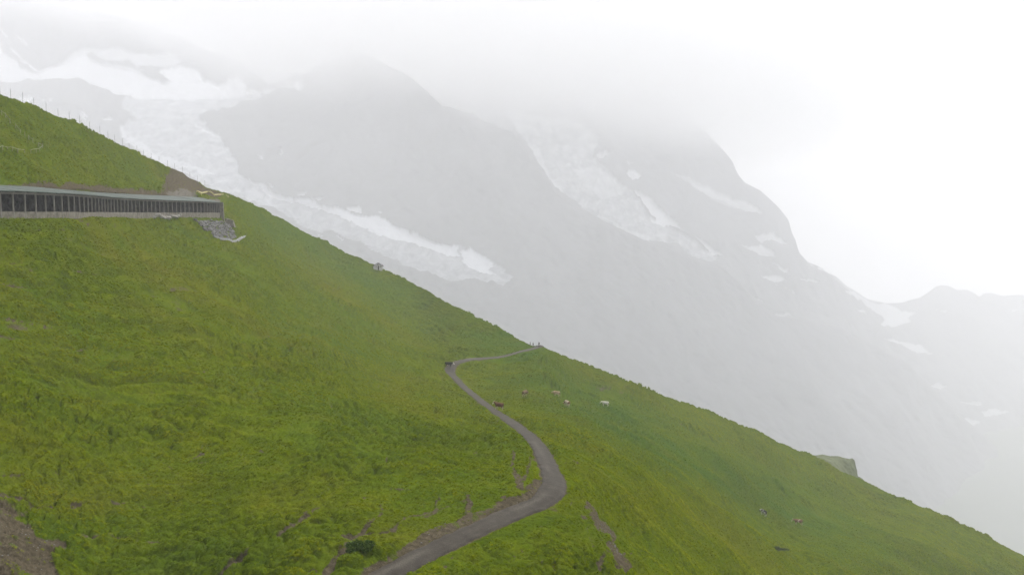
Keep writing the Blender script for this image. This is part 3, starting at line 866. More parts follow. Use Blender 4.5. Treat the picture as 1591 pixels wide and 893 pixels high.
def zz(pts, s, ox, oy): return [(x / s + ox, y / s + oy) for x, y in pts]
A = lambda p: zz(p, 3.08, 0, 30)
B = lambda p: zz(p, 2.2327, 300, 60)
Cz = lambda p: zz(p, 2.413, 780, 150)
Dz = lambda p: zz(p, 2.551, 1150, 350)
SNOW1 = [
    (A([(-40, 120), (0, 140), (60, 190), (130, 250), (200, 270), (260, 245), (330, 215), (420, 190), (480, 230), (570, 250), (640, 265), (700, 275), (760, 300), (800, 330), (832, 318), (770, 262), (830, 245), (900, 240), (960, 265), (990, 300), (1060, 330), (1100, 318), (1160, 300), (1190, 330), (1200, 355), (1260, 360), (1330, 355), (1400, 335), (1468, 328), (1450, 366), (1370, 370), (1200, 385), (1000, 395), (850, 400), (650, 395), (520, 350), (430, 318), (300, 320), (150, 310), (-40, 322)]), 1.0),
    (A([(330, 215), (400, 175), (560, 165), (700, 185), (860, 200), (880, 230), (830, 245), (760, 240), (680, 265), (640, 230), (560, 235), (470, 190), (430, 205)]), .65),
    (A([(0, 62), (15, 68), (45, 100), (30, 95)]), .9), (A([(88, 93), (130, 118), (172, 146), (165, 157), (100, 112)]), .9), (A([(56, 148), (75, 158), (150, 222), (214, 270), (196, 268), (120, 212)]), 1.0),
    (A([(1180, 250), (1260, 245), (1400, 250), (1455, 260), (1400, 312), (1300, 342), (1268, 330), (1262, 280), (1200, 275)]), .7),
    (A([(1000, 402), (1120, 388), (1190, 390), (1060, 410)]), 1.0),
    (A([(118, 412), (150, 395), (195, 394), (172, 428)]), 1.0), (A([(214, 404), (247, 412), (240, 432)]), 1.0), (A([(272, 400), (294, 402), (285, 412), (294, 432), (270, 420)]), .8),
    (A([(412, 463), (444, 482), (428, 494), (450, 520), (420, 500)]), 1.0), (A([(498, 488), (555, 488), (545, 512), (510, 505)]), .8),
    (A([(600, 540), (620, 570), (680, 600), (760, 650), (900, 700), (1050, 760), (1000, 770), (800, 700), (650, 620), (590, 570)]), .75),
    (A([(930, 520), (1000, 545), (1060, 585), (1072, 555), (1068, 590), (1000, 570)]), .9),
    (B([(200, 502), (300, 550), (400, 575), (480, 600), (560, 620), (620, 615), (680, 630), (695, 656), (760, 690), (850, 720), (922, 735), (925, 770), (850, 745), (740, 715), (640, 690), (560, 650), (470, 612), (390, 588), (280, 560)]), 1.0),
    (B([(938, 742), (965, 740), (1012, 772), (1040, 800), (1010, 810), (1050, 832), (980, 822), (930, 780)]), 1.0),
    (B([(248, 422), (262, 419), (268, 430), (252, 432)]), 1.0), (B([(318, 398), (326, 397), (324, 418), (317, 418)]), 1.0), (B([(365, 552), (402, 548), (392, 566), (368, 566)]), 1.0), (B([(420, 570), (458, 568), (455, 584), (428, 582)]), 1.0),
    (B([(540, 600), (580, 597), (585, 612), (545, 612)]), 1.0), (B([(642, 604), (660, 600), (655, 612)]), .9), (B([(440, 690), (468, 694), (462, 700)]), .9), (B([(515, 706), (538, 712), (530, 718)]), .9), (B([(275, 525), (300, 530), (290, 535)]), .8),
]
ICE1 = [
    (A([(600, 392), (950, 395), (1150, 385), (1320, 378), (1200, 425), (1100, 455), (1012, 470), (962, 500), (1000, 530), (1060, 582), (1100, 640), (1150, 700), (1150, 760), (1200, 790), (1320, 860), (1320, 920), (1100, 860), (900, 760), (760, 690), (600, 600), (600, 530), (680, 500), (600, 440)]), .85),
    (B([(140, 470), (230, 525), (300, 558), (400, 575), (480, 600), (560, 620), (690, 650), (760, 690), (850, 720), (960, 740), (1010, 770), (1060, 805), (1115, 842), (1080, 872), (1000, 852), (900, 842), (750, 802), (600, 722), (500, 692), (380, 662), (300, 602), (200, 572), (60, 480)]), .62),
]
SKY1 = [(-420, -60), (-300, -40), (0, 0), (150, 20), (250, 48), (330, 84), (400, 108), (440, 116), (480, 118), (520, 96), (560, 84), (600, 104), (640, 124), (665, 146), (690, 171), (702, 170), (716, 176), (740, 181), (750, 190), (764, 192), (778, 203), (795, 207), (806, 222), (818, 240), (826, 258), (850, 280), (862, 302), (880, 316), (930, 342), (965, 360), (1000, 376), (1060, 396), (1085, 404), (1110, 409), (1140, 440), (1170, 466), (1200, 490), (1250, 497), (1300, 507), (1345, 532), (1400, 562), (1480, 640), (1600, 740), (1750, 860)]
DP1 = [(-420, 0, 2050), (0, 0, 2000), (250, 50, 2000), (440, 118, 1880), (560, 85, 1720), (690, 171, 1580), (815, 235, 1480), (1000, 376, 1440), (1200, 492, 1560), (1400, 562, 1720), (1600, 740, 1760),
       (0, 130, 1850), (200, 150, 1750), (300, 200, 1600), (350, 250, 1500), (300, 300, 1430), (450, 320, 1400), (600, 360, 1330), (800, 440, 1240), (450, 220, 1570), (600, 250, 1520), (700, 300, 1430), (900, 400, 1310),
       (900, 500, 1180), (1200, 650, 1250), (1500, 800, 1450), (0, 450, 1200), (600, 520, 1130), (0, 230, 1600), (1600, 900, 1500), (-420, 400, 1250)]
relief("mountain", SKY1, lambda u: np.interp(u, [-420, 0, 600, 1000, 1750], [420, 420, 560, 760, 1000]), DP1, M_MOUNT, -420, 1750, 900, 250, 60.0 * MS, SNOW1, ICE1, seed=2.0, dscale=MS, warp=.75)
tag(bpy.data.objects["mountain"], "dark rock spur and snowy glacier flank fading into cloud", kind="structure")

SNOW2 = [
    (Cz([(485, 370), (520, 380), (560, 410), (640, 480), (672, 512), (610, 500), (560, 462), (510, 402)]), 1.0), (Cz([(555, 462), (600, 490), (640, 500), (600, 502), (570, 485)]), 1.0),
    (Cz([(450, 300), (500, 295), (520, 315), (490, 328)]), .95), (Cz([(340, 235), (380, 222), (396, 242), (360, 250)]), .95), (Cz([(704, 532), (740, 550), (818, 612), (780, 602)]), 1.0), (Cz([(455, 262), (490, 268), (470, 275)]), .6),
    (Cz([(95, 205), (140, 215), (170, 290), (230, 380), (330, 440), (420, 480), (560, 540), (540, 562), (440, 500), (380, 470), (200, 362), (160, 300)]), .5),
    (Cz([(270, 290), (330, 270), (420, 330), (450, 380), (380, 400), (300, 350)]), .4),
    (Cz([(700, 325), (760, 350), (850, 400), (900, 410), (940, 436), (970, 462), (900, 450), (860, 420), (740, 370)]), .5), (Cz([(640, 300), (700, 310), (850, 390), (880, 440), (780, 400)]), .25),
    (Cz([(915, 508), (940, 535), (1000, 530), (1062, 567), (960, 562)]), .6), (Cz([(895, 570), (960, 570), (1010, 602), (1010, 622), (960, 605)]), .6), (Cz([(990, 643), (1060, 663), (1062, 682)]), .6),
    (Cz([(960, 683), (1040, 690), (1052, 706), (1000, 712), (1020, 722)]), .65), (Cz([(1080, 688), (1172, 710), (1160, 716), (1100, 702)]), .6), (Cz([(1040, 722), (1090, 752), (1080, 755)]), .5), (Cz([(915, 760), (965, 780), (940, 782)]), .4),
    (Cz([(945, 790), (1000, 830), (1060, 820), (1080, 830), (1020, 842), (970, 830)]), .4), (Cz([(1120, 622), (1150, 630), (1230, 666), (1225, 674), (1150, 645)]), .8),
    (Dz([(390, 272), (430, 268), (520, 310), (580, 318), (640, 343), (692, 354), (650, 370), (662, 390), (600, 407), (538, 400), (562, 380), (500, 330), (440, 288)]), .6), (Dz([(440, 338), (482, 345), (482, 366)]), .6),
    (Dz([(498, 438), (550, 458), (600, 458), (700, 478), (752, 517), (700, 512), (620, 482)]), .6), (Dz([(735, 638), (770, 628), (802, 645), (780, 656)]), .6), (Dz([(728, 738), (800, 745), (860, 765), (932, 780), (900, 796), (800, 772), (740, 766)]), .75),
    (Dz([(840, 705), (940, 698), (930, 714)]), .55), (Dz([(940, 740), (980, 720), (1062, 745), (1000, 747), (950, 762)]), .6), (Dz([(770, 340), (812, 344), (800, 350)]), .5), (Dz([(1040, 340), (1090, 342), (1070, 348)]), .4), (Dz([(835, 808), (858, 812), (845, 820)]), .6), (Dz([(188, 660), (240, 664), (235, 670), (190, 672)]), .5), (Dz([(190, 708), (208, 710), (205, 717)]), .8),
]
ICE2 = [(Cz([(0, 60), (120, 80), (250, 100), (330, 150), (352, 190), (330, 240), (380, 290), (440, 340), (480, 370), (540, 450), (600, 500), (680, 530), (720, 560), (760, 590), (802, 612), (770, 637), (700, 602), (640, 562), (560, 562), (450, 502), (380, 482), (200, 362), (100, 210)]), .8),
        (Dz([(250, 150), (350, 185), (420, 230), (480, 280), (560, 305), (500, 310), (420, 265), (340, 215)]), .5)]
SKY2 = [(560, 120), (700, 60), (800, 30), (900, 60), (980, 100), (1040, 150), (1090, 205), (1115, 235), (1130, 252), (1140, 272), (1152, 287), (1175, 298), (1192, 311), (1208, 326), (1220, 340), (1226, 360), (1232, 375), (1237, 393), (1250, 408), (1270, 417), (1290, 428), (1310, 444), (1345, 465), (1375, 471), (1400, 470), (1428, 462), (1442, 450), (1456, 443.5), (1468, 444), (1482, 451), (1496, 450), (1508, 456), (1514, 461), (1522, 456), (1532, 455), (1548, 460), (1570, 458), (1591, 459), (1650, 462), (1850, 440)]
DP2 = [(560, 120, 1950), (800, 30, 2100), (1000, 110, 2020), (1130, 252, 1930), (1237, 393, 1880), (1345, 465, 2050), (1460, 444, 2300), (1591, 459, 2350), (1850, 440, 2400), (820, 250, 1800), (1000, 330, 1750), (1100, 410, 1680), (1200, 450, 1750),
       (1300, 520, 1800), (1450, 560, 2000), (1591, 560, 2100), (1450, 650, 1850), (1591, 680, 1900), (1100, 520, 1600), (1400, 760, 1650), (1700, 900, 1650), (700, 400, 1720)]
relief("mountain_ridge", SKY2, lambda u: np.interp(u, [560, 1000, 1750], [420, 620, 950]), DP2, M_MOUNT2, 560, 1850, 700, 240, 62.0 * MS, SNOW2, ICE2, seed=11.0, dscale=MS, warp=.55)
tag(bpy.data.objects["mountain_ridge"], "pale far ridge with snowfields dropping to a low pass", kind="structure")

# ------------------------------------------------------------------ the crag beyond the hill's crest
M_CRAG = mountain_mat("turf topped crag", (0.050, 0.068, 0.026), (0.110, 0.118, 0.066))
relief("crag", [(1226, 712), (1240, 700.5), (1250, 702.5), (1262, 705.5), (1276, 705), (1290, 707.5), (1300, 707), (1309, 709.5), (1316, 710.8), (1319, 709), (1322, 711.5), (1324, 717), (1326, 726), (1328, 737), (1331, 738), (1335, 741), (1340, 746), (1352, 760)], 775, [(1226, 700, 400), (1320, 710, 420), (1352, 760, 425), (1226, 775, 345), (1290, 730, 380), (1352, 775, 400), (1290, 775, 350)], M_CRAG, 1226, 1352, 160, 90, 7.0, back=(.12, 90), fine=1.5)
tag(bpy.data.objects["crag"], "square edged grassy rock shoulder behind the crest at right", kind="structure")

# ------------------------------------------------------------------ air
hz = MB().box((0, 3150, 300), (14600, 11500, 3900))
hm = bpy.data.materials.new("haze"); hm.use_nodes = True
hm.node_tree.nodes.clear()
ho = hm.node_tree.nodes.new("ShaderNodeOutputMaterial"); hv = hm.node_tree.nodes.new("ShaderNodeVolumePrincipled")
hv.inputs["Color"].default_value = (0.875, 0.88, 0.905, 1)
hv.inputs["Density"].default_value = HAZE_DENSITY
hv.inputs["Anisotropy"].default_value = 0.05
hm.node_tree.links.new(hv.outputs[0], ho.inputs["Volume"])
tag(hz.build("haze", hm), "pale mountain mist", kind="stuff")

# the cloud bank that swallows the summits
cb = MB().box((-260 * MS, 1720 * MS, 430 * MS), (3300 * MS, 1500 * MS, 610 * MS))
cm = bpy.data.materials.new("cloud"); cm.use_nodes = True
n = cm.node_tree; n.nodes.clear()
co_ = N(n, "ShaderNodeOutputMaterial"); cv = N(n, "ShaderNodeVolumePrincipled")
gp = N(n, "ShaderNodeNewGeometry").outputs["Position"]
sx = N(n, "ShaderNodeSeparateXYZ"); n.links.new(gp, sx.inputs[0])
n1 = noise_tex(n, 0.0035 / MS, 5, 0.55, gp, 0.4)
lift = mathn(n, 'SUBTRACT', mathn(n, 'ADD', sx.outputs["Z"], mathn(n, 'MULTIPLY', sx.outputs["X"], 0.18)), 211.0 * MS)
west = mathn(n, 'MAXIMUM', mathn(n, 'SUBTRACT', -600.0 * MS, sx.outputs['X']), 0.0)
lift = mathn(n, 'SUBTRACT', lift, mathn(n, 'MULTIPLY', west, 0.10))
pk = N(n, "ShaderNodeVectorMath", operation='DISTANCE'); n.links.new(gp, pk.inputs[0]); pk.inputs[1].default_value = (-300 * MS, 1650 * MS, 340 * MS)
pr = N(n, "ShaderNodeMapRange", interpolation_type='SMOOTHSTEP'); n.links.new(pk.outputs["Value"], pr.inputs["Value"])
pr.inputs["From Min"].default_value = 420.0 * MS; pr.inputs["From Max"].default_value = 60.0 * MS; pr.inputs["To Min"].default_value = 0.0; pr.inputs["To Max"].default_value = 60.0 * MS
lift = mathn(n, 'ADD', lift, pr.outputs[0])
lift = mathn(n, 'ADD', lift, mathn(n, 'MULTIPLY', mathn(n, 'SUBTRACT', n1, 0.5), 260.0 * MS))
mr = N(n, "ShaderNodeMapRange", interpolation_type='SMOOTHSTEP')
n.links.new(lift, mr.inputs["Value"])
mr.inputs["From Min"].default_value = -40.0 * MS; mr.inputs["From Max"].default_value = 130.0 * MS
mr.inputs["To Min"].default_value = 0.0; mr.inputs["To Max"].default_value = CLOUD_DENSITY
ed = N(n, "ShaderNodeMapRange", interpolation_type='SMOOTHSTEP')
n.links.new(sx.outputs["X"], ed.inputs["Value"])
ed.inputs["From Min"].default_value = 900.0 * MS; ed.inputs["From Max"].default_value = 330.0 * MS
n.links.new(mathn(n, 'MULTIPLY', mr.outputs[0], ed.outputs[0]), cv.inputs["Density"])
cv.inputs["Color"].default_value = (1.0, 1.0, 1.0, 1)
cv.inputs["Anisotropy"].default_value = 0.1
n.links.new(cv.outputs[0], co_.inputs["Volume"])
tag(cb.build("cloud", cm), "white cloud bank hiding the mountain tops", kind="stuff")
# ------------------------------------------------------------------ the avalanche gallery
M_PIER = simple_mat("dark stained concrete", (0.10, 0.095, 0.075), (0.19, 0.18, 0.145), 1.3, 0.9, 0.3)
def pt(i, off, z):
    return (GX[i] + GN[i, 0] * off, GY[i] + GN[i, 1] * off, z)

def build_gallery():
    x0, y0, z0 = GX[0], GY[0], G_BASE[0]
    root = empty("avalanche_gallery", (x0, y0, z0))
    tag(root, "long open sided avalanche gallery with sloping grey green roof on thin posts", "gallery")
    rel = lambda p: (p[0] - x0, p[1] - y0, p[2] - z0)
    rr = random.Random(3)
    def slab(i, j, o0, o1, zb0, zt0, zb1, zt1, gap=0.0):
        """solid between line stations i and j, from offset o0 to o1; z bottom/top at each side, per station"""
        def q(k, o, z, m, s):
            p = Vector(pt(k, o, z)); r_ = Vector(pt(m, o, z))
            return rel(p + (r_ - p).normalized() * s)
        return [q(i, o0, zb0[0], j, gap), q(j, o0, zb0[1], i, gap), q(j, o1, zb1[1], i, gap), q(i, o1, zb1[0], j, gap),
                q(i, o0, zt0[0], j, gap), q(j, o0, zt0[1], i, gap), q(j, o1, zt1[1], i, gap), q(i, o1, zt1[0], j, gap)]
    for i in range(NG - 1):
        j = i + 1
        e, bk, pa, ba = (G_EAVE[i], G_EAVE[j]), (G_BACK[i], G_BACK[j]), (G_PAR[i], G_PAR[j]), (G_BASE[i], G_BASE[j])
        dz = rr.uniform(-.025, .025)
        up = lambda t, h: (t[0] + h, t[1] + h)
        ov = -0.55
        zo = (e[0] + .30 - .155, e[1] + .30 - .155)
        MB().hexa(slab(i, j, ov, G_WID + .15, up(zo, -.02 + dz), up(zo, .09 + dz), up(bk, .12 + dz), up(bk, .23 + dz), .012)).build("roof_panel", M_ROOF, root)
        MB().hexa(slab(i, j, -.06, .16, up(e, -.22), e, up(e, -.22), up(e, .03), .09)).build("beam", M_POST, root)
        MB().hexa(slab(i, j, -.10, .22, up(ba, -.9), up(pa, rr.uniform(-.06, .03)), up(ba, -.9), up(pa, rr.uniform(-.06, .03)), .09)).build("wall_panel", M_CONC, root)
    for i in range(NG):
        a, b = Vector(rel(pt(i, -.02, G_BASE[i] - .7))), Vector(rel(pt(i, -.02, G_EAVE[i] + .18)))
        t_ = Vector((gt[i, 0], gt[i, 1], 0)) * .07; n_ = Vector((GN[i, 0], GN[i, 1], 0)) * .10
        lean = n_ * rr.uniform(-.2, .2)
        MB().hexa([a - t_ - n_, a + t_ - n_, a + t_ + n_, a - t_ + n_, b + lean - t_ - n_, b + lean + t_ - n_, b + lean + t_ + n_, b + lean - t_ + n_]).build("post", M_POST, root)
        # rafter under the roof
        if i % 1 == 0:
            MB().bar(rel(pt(i, -.3, G_EAVE[i] + .06)), rel(pt(i, G_WID - .1, G_BACK[i] - .02)), .12, .16).build("rafter", M_POST, root)
    # rough rock wall at the back, with relief
    K = 4
    st = np.linspace(0, NG - 1, (NG - 1) * K + 1)
    I = np.arange(NG)
    hx, hy = np.interp(st, I, GX), np.interp(st, I, GY)
    nx, ny = np.interp(st, I, GN[:, 0]), np.interp(st, I, GN[:, 1])
    zb, zt = np.interp(st, I, G_BASE) - .3, np.interp(st, I, G_BACK) + .08
    tt = np.linspace(0, 1, 10)[:, None]
    Z = zb[None] + (zt - zb)[None] * tt
    OF = G_WID - .15 - .35 * (1 - tt) + .28 * fbm(hx[None] / 1.1, hy[None] / 1.1, Z / .8, 3)
    OF = np.minimum(OF, G_WID + .1)
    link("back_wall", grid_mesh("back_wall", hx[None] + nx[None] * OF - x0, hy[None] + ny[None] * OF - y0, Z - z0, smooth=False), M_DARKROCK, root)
    # ballast floor and the two rails
    OFF = np.linspace(.25, G_WID + .1, 5)[:, None]
    ZF = np.interp(st, I, G_BASE)[None] + .35 + .05 * noise3(hx[None], hy[None], OFF)
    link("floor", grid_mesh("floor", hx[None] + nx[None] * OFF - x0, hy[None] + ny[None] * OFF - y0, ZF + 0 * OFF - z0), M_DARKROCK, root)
    for o in (2.2, 3.2):
        mb = MB()
        for i in range(NG - 1): mb.bar(rel(pt(i, o, G_BASE[i] + .50)), rel(pt(i + 1, o, G_BASE[i + 1] + .50)), .07, .15)
        mb.build("rail", M_POLE, root)
    e_ = NG - 1
    tg_ = Vector((gt[e_, 0], gt[e_, 1], 0)) * .25
    q_ = [Vector(rel(pt(e_, o_, z_))) for o_, z_ in ((.1, G_BASE[e_] - .3), (G_WID, G_BASE[e_] - .3), (G_WID, G_BACK[e_] - .05), (.1, G_EAVE[e_] - .05))]
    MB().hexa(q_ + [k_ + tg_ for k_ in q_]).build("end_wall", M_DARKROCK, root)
    # concrete end pier
    i = NG - 1
    c = Vector(pt(i, -.42, 0)); tg = Vector((gt[i, 0], gt[i, 1], 0)); nn = Vector((GN[i, 0], GN[i, 1], 0))
    c += tg * .55
    P = []
    for z, k in ((G_BASE[i] - 2.2, 1.25), (G_EAVE[i] + .25, 1.0)):
        for s, t in ((-1, -1), (1, -1), (1, 1), (-1, 1)):
            q = c + tg * (s * .42 * k) + nn * (t * .6 * k) - nn * (.15 * (k - 1)); P.append(rel((q.x, q.y, z)))
    MB().hexa(P).build("end_pier", M_PIER, root)
build_gallery()

# ------------------------------------------------------------------ rubble bank, concrete block and channel under the gallery's end
def build_rubble():
    rr = random.Random(9)
    poly = [(301, 345), (322, 346), (345, 346.5), (356, 351), (363, 362), (366, 371), (357, 376), (341, 373), (326, 365), (313, 356)]
    us, vs = [], []
    pa = np.array(poly)
    while len(us) < 520:
        u, v = rr.uniform(300, 368), rr.uniform(344, 377)
        if in_poly(np.array([u]), np.array([v]), poly)[0]: us.append(u); vs.append(v)
    x, y, z = on_hill(us, vs)
    mb = MB()
    for k in range(len(us)): mb.stone((x[k], y[k], z[k] + .12), rr.uniform(.28, .62), rr, .7)
    o = mb.build("rubble_bank", M_STONE)
    tag(o, "bank of loose grey rubble below the gallery's right end", kind="stuff")
    x, y, z = on_hill([240, 244, 247.5, 251, 255, 258.5, 262, 266, 270, 273.5, 277, 281], [339, 339.5, 338.8, 340, 340.3, 339.6, 340.5, 340, 339.5, 340.2, 338.8, 338.5])
    for k in range(len(x)):
        o = MB().stone((0, 0, 0), rr.uniform(.55, .85), rr, .75).build("boulder", M_PALE)
        o.location = (x[k], y[k] - .3, z[k] + .2)
        tag(o, "pale boulder in the row along the foot of the gallery's outer wall", "boulder", "pale boulders under the gallery wall")
    # block
    x, y, z = on_hill([357.5], [353.5])
    c = Vector((x[0], y[0] - .8, z[0] + .5))
    mb = MB()
    ri = Vector((1, .1, 0)).normalized(); bk = Vector((-.1, 1, 0)).normalized(); up = Vector((0, 0, 1))
    w0 = [(-1.5, -.4, -.6), (1.75, -.4, -1.1), (1.75, 1.6, -1.1), (-1.5, 1.6, -.6), (-1.25, .0, 1.95), (1.1, .2, 1.25), (1.1, 1.6, 1.25), (-1.25, 1.6, 1.95)]
    mb.hexa([ri * a + bk * b + up * d for a, b, d in w0])
    o = mb.build("concrete_block", M_CONC); o.location = c
    bv = o.modifiers.new("bevel", 'BEVEL'); bv.width = .08; bv.segments = 1
    tag(o, "leaning pale concrete block beside the rubble under the gallery's end", "concrete block")
    # channel
    us = np.array([331, 340, 350, 358, 363.5, 368, 374, 381.0]); vs = np.array([368.5, 372.5, 375.5, 377.5, 378, 375.8, 371.8, 366.5])
    uu = np.interp(np.linspace(0, 7, 29), range(8), us); vv = np.interp(np.linspace(0, 7, 29), range(8), vs)
    d = hill_d(uu, vv); x, y, z = unproject(uu, vv, d); z = z + bumps(x, y, z, 0 * x, 0 * x + 50)
    for _ in range(6): z[1:-1] = (z[:-2] + 2 * z[1:-1] + z[2:]) / 4
    p = [Vector((x[k], y[k], z[k])) for k in range(len(x))]
    root = empty("drain_channel", p[0])
    tag(root, "light grey concrete drain channel curving under the rubble bank", "drain")
    mb = MB()
    for a, b in zip(p[:-1], p[1:]):
        mb.bar(a - p[0] + Vector((0, 0, .3)), b - p[0] + Vector((0, 0, .3)), .8, .6)
    mb.build("channel_wall", M_CHANNEL, root)
build_rubble()

# ------------------------------------------------------------------ small fences
def fence(name, label, cat, uv, hgt, mat, rails=(.9,), post=.10, rail=.09, skip=()):
    u = [p[0] for p in uv]; v = [p[1] for p in uv]
    x, y, z = on_hill(u, v)
    b = Vector((x[0], y[0], z[0]))
    root = empty(name, b); tag(root, label, cat)
    P = [Vector((x[k], y[k], z[k])) - b for k in range(len(x))]
    for q in P:
        MB().bar(q - Vector((0, 0, .4)), q + Vector((0, 0, hgt)), post).build("post", mat, root)
    for k in range(len(P) - 1):
        if k in skip: continue
        for t in rails:
            MB().bar(P[k] + Vector((0, -.08, hgt * t)), P[k + 1] + Vector((0, -.08, hgt * t)), rail, rail * 1.6).build("rail", mat, root)

fence("rail_fence", "bleached post and rail fence running level across the upper hill at left", "fence",
      [(-8, 240.2), (4.5, 240.2), (12.2, 240), (20, 242), (28, 241), (38.5, 240), (48, 240), (56.5, 241), (62, 241), (66.5, 238)], .85, M_WOOD, (.93,), .075, .05, (5,))
fence("snow_fence", "broken row of bleached stakes stepping down the upper hill at left", "fence",
      [(3, 184.5), (9.5, 192.5), (16, 198.5), (25, 206), (32, 212.5), (39, 220), (45, 224), (51.5, 229.5), (60.5, 235), (67, 237)], .95, M_WOOD, (.8,), .08, .05, (2, 4, 5, 7))
fence("timber_barrier", "pale yellow timber barrier zigzagging on the bank above the gallery's end", "barrier",
      [(313, 307), (306, 303.2), (314, 301), (323, 299.5), (327, 300.8), (333, 303.8), (341, 304.3), (349, 304.5), (355.5, 308)], .62, M_YELLOW, (.55, .95), .14, .16)

# stakes along the skyline
for pxu in [0.7, 17, 35.5, 53, 72, 90.5, 108, 124, 139.5, 155.5, 168, 178.5, 190.5, 201, 213, 223, 235, 247, 260.4, 271.8, 283.8, 295.4, 307.2, 318.4]:
    v0 = float(sky_v(pxu))
    x, y, z = on_hill([pxu], [v0 + .6])
    hgt = (13.5 if pxu < 100 else 12.5 if pxu < 200 else 10.0) * y[0] / FPX
    t = random.Random(int(pxu * 7))
    o = MB().bar((0, 0, -.5), (t.uniform(-.06, .06), t.uniform(-.06, .06), hgt), .055, .055, 6).build("stake", M_POLE)
    o.location = (x[0], y[0], z[0])
    tag(o, "thin grey stake in the spaced row along the upper hill's skyline", "stake", "stakes along the skyline")

# ------------------------------------------------------------------ the stone hut
def build_hut():
    x, y, z = on_hill([587.3], [417.2])
    s = y[0] / FPX
    c = Vector((x[0] + .1, y[0] - 1.2, z[0] + .12))
    root = empty("stone_hut", c, math.radians(4))
    tag(root, "small pale stone hut with dark gabled roof on the hill crest", "hut")
    W_, D_, H_, R_ = 13.6 * s, 4.6, 5.4 * s, 3.6 * s
    w = MB(); k = W_ / 2
    w.v = [(-k, 0, -1.6), (k, 0, -1.6), (k, D_, -1.6), (-k, D_, -1.6), (-k, 0, H_ * .72), (k, 0, H_ * .72), (k, D_, H_ * .72), (-k, D_, H_ * .72), (0, 0, H_ + R_ - .25), (0, D_, H_ + R_ - .25)]
    w.f = [(0, 1, 5, 8, 4), (1, 2, 6, 5), (2, 3, 7, 9, 6), (3, 0, 4, 7)]
    wall = w.build("wall", M_HUT, root)
    for sgn in (-1, 1):
        e = (sgn * (k + .38), H_ * .72 - .12); r = (0, H_ + R_ - .12)
        MB().hexa([(r[0], -.35, r[1]), (e[0], -.35, e[1]), (e[0], D_ + .35, e[1]), (r[0], D_ + .35, r[1]), (r[0], -.35, r[1] + .26), (e[0], -.35, e[1] + .26), (e[0], D_ + .35, e[1] + .26), (r[0], D_ + .35, r[1] + .26)]).build("roof_panel", M_SLATE, root)
    MB().box((.30, -.03, .45), (.62, .12, 2.0)).build("door", M_DOOR, root)
    MB().box((.02, -.03, H_ + R_ * .35), (.55, .12, .42)).build("vent", M_DOOR, root)
    MB().box((-.75, -.03, 1.15), (.55, .12, .35)).build("window", M_DOOR, root)
    MB().box((1.35, -.03, 1.05), (.75, .12, .28)).build("window", M_DOOR, root)
build_hut()

# ------------------------------------------------------------------ cows and people: one continuous surface each, remeshed from tapered limbs
class Flesh:
    """gathers tapered limbs and ellipsoids that are then fused into one skin"""
    def __init__(self): self.v, self.f = [], []
    def _rings(self, rings):
        k, n = len(self.v), len(rings[0])
        for r in rings: self.v += r
        for i in range(len(rings) - 1):
            for j in range(n):
                self.f.append((k + i*n + j, k + i*n + (j+1) % n, k + (i+1)*n + (j+1) % n, k + (i+1)*n + j))
        self.f.append(tuple(k + j for j in reversed(range(n)))); m = k + (len(rings)-1)*n
        self.f.append(tuple(m + j for j in range(n)))
    def limb(self, pts, n=12):
        for (a, ra), (b, rb) in zip(pts[:-1], pts[1:]):
            a, b = Vector(a), Vector(b); d = (b - a).normalized()
            s = d.cross(Vector((0, 0, 1)) if abs(d.z) < .9 else Vector((1, 0, 0))).normalized(); t = d.cross(s)
            rings = []
            for c, r, sg, rng_ in ((a, ra, -1, (85, 60, 30, 0)), (b, rb, 1, (0, 30, 60, 85))):
                for q in rng_:
                    q = math.radians(q)
                    rings.append([tuple(c + d * (sg * r * math.sin(q)) + (s * math.cos(2*math.pi*j/n) + t * math.sin(2*math.pi*j/n)) * r * math.cos(q)) for j in range(n)])
            self._rings(rings)
        return self
    def ball(self, c, r, n=14):
        rings = []
        for q in (-86, -62, -40, -20, 0, 20, 40, 62, 86):
            q = math.radians(q)
            rings.append([(c[0] + r[0]*math.cos(q)*math.cos(2*math.pi*j/n), c[1] + r[1]*math.cos(q)*math.sin(2*math.pi*j/n), c[2] + r[2]*math.sin(q)) for j in range(n)])
        self._rings(rings); return self
    def build(self, name, mat, parent, voxel, smooth=3):
        me = bpy.data.meshes.new(name); me.from_pydata(self.v, [], self.f); me.update()
        o = link(name, me, mat, parent)
        if voxel:
            r = o.modifiers.new("fuse", 'REMESH'); r.mode = 'VOXEL'; r.voxel_size = voxel; r.use_smooth_shade = True
            if smooth:
                s = o.modifiers.new("soften", 'SMOOTH'); s.iterations = smooth; s.factor = .5
        else:
            me.polygons.foreach_set("use_smooth", [True] * len(me.polygons))
        return o

def near(n, tcn, c, r, soft_=.03):
    d = N(n, "ShaderNodeVectorMath", operation='DISTANCE'); n.links.new(tcn, d.inputs[0]); d.inputs[1].default_value = c
    return ramp(n, mathn(n, 'DIVIDE', d.outputs["Value"], 4.0), [((r - soft_) / 4, 1.0), ((r + soft_) / 4, 0.0)])

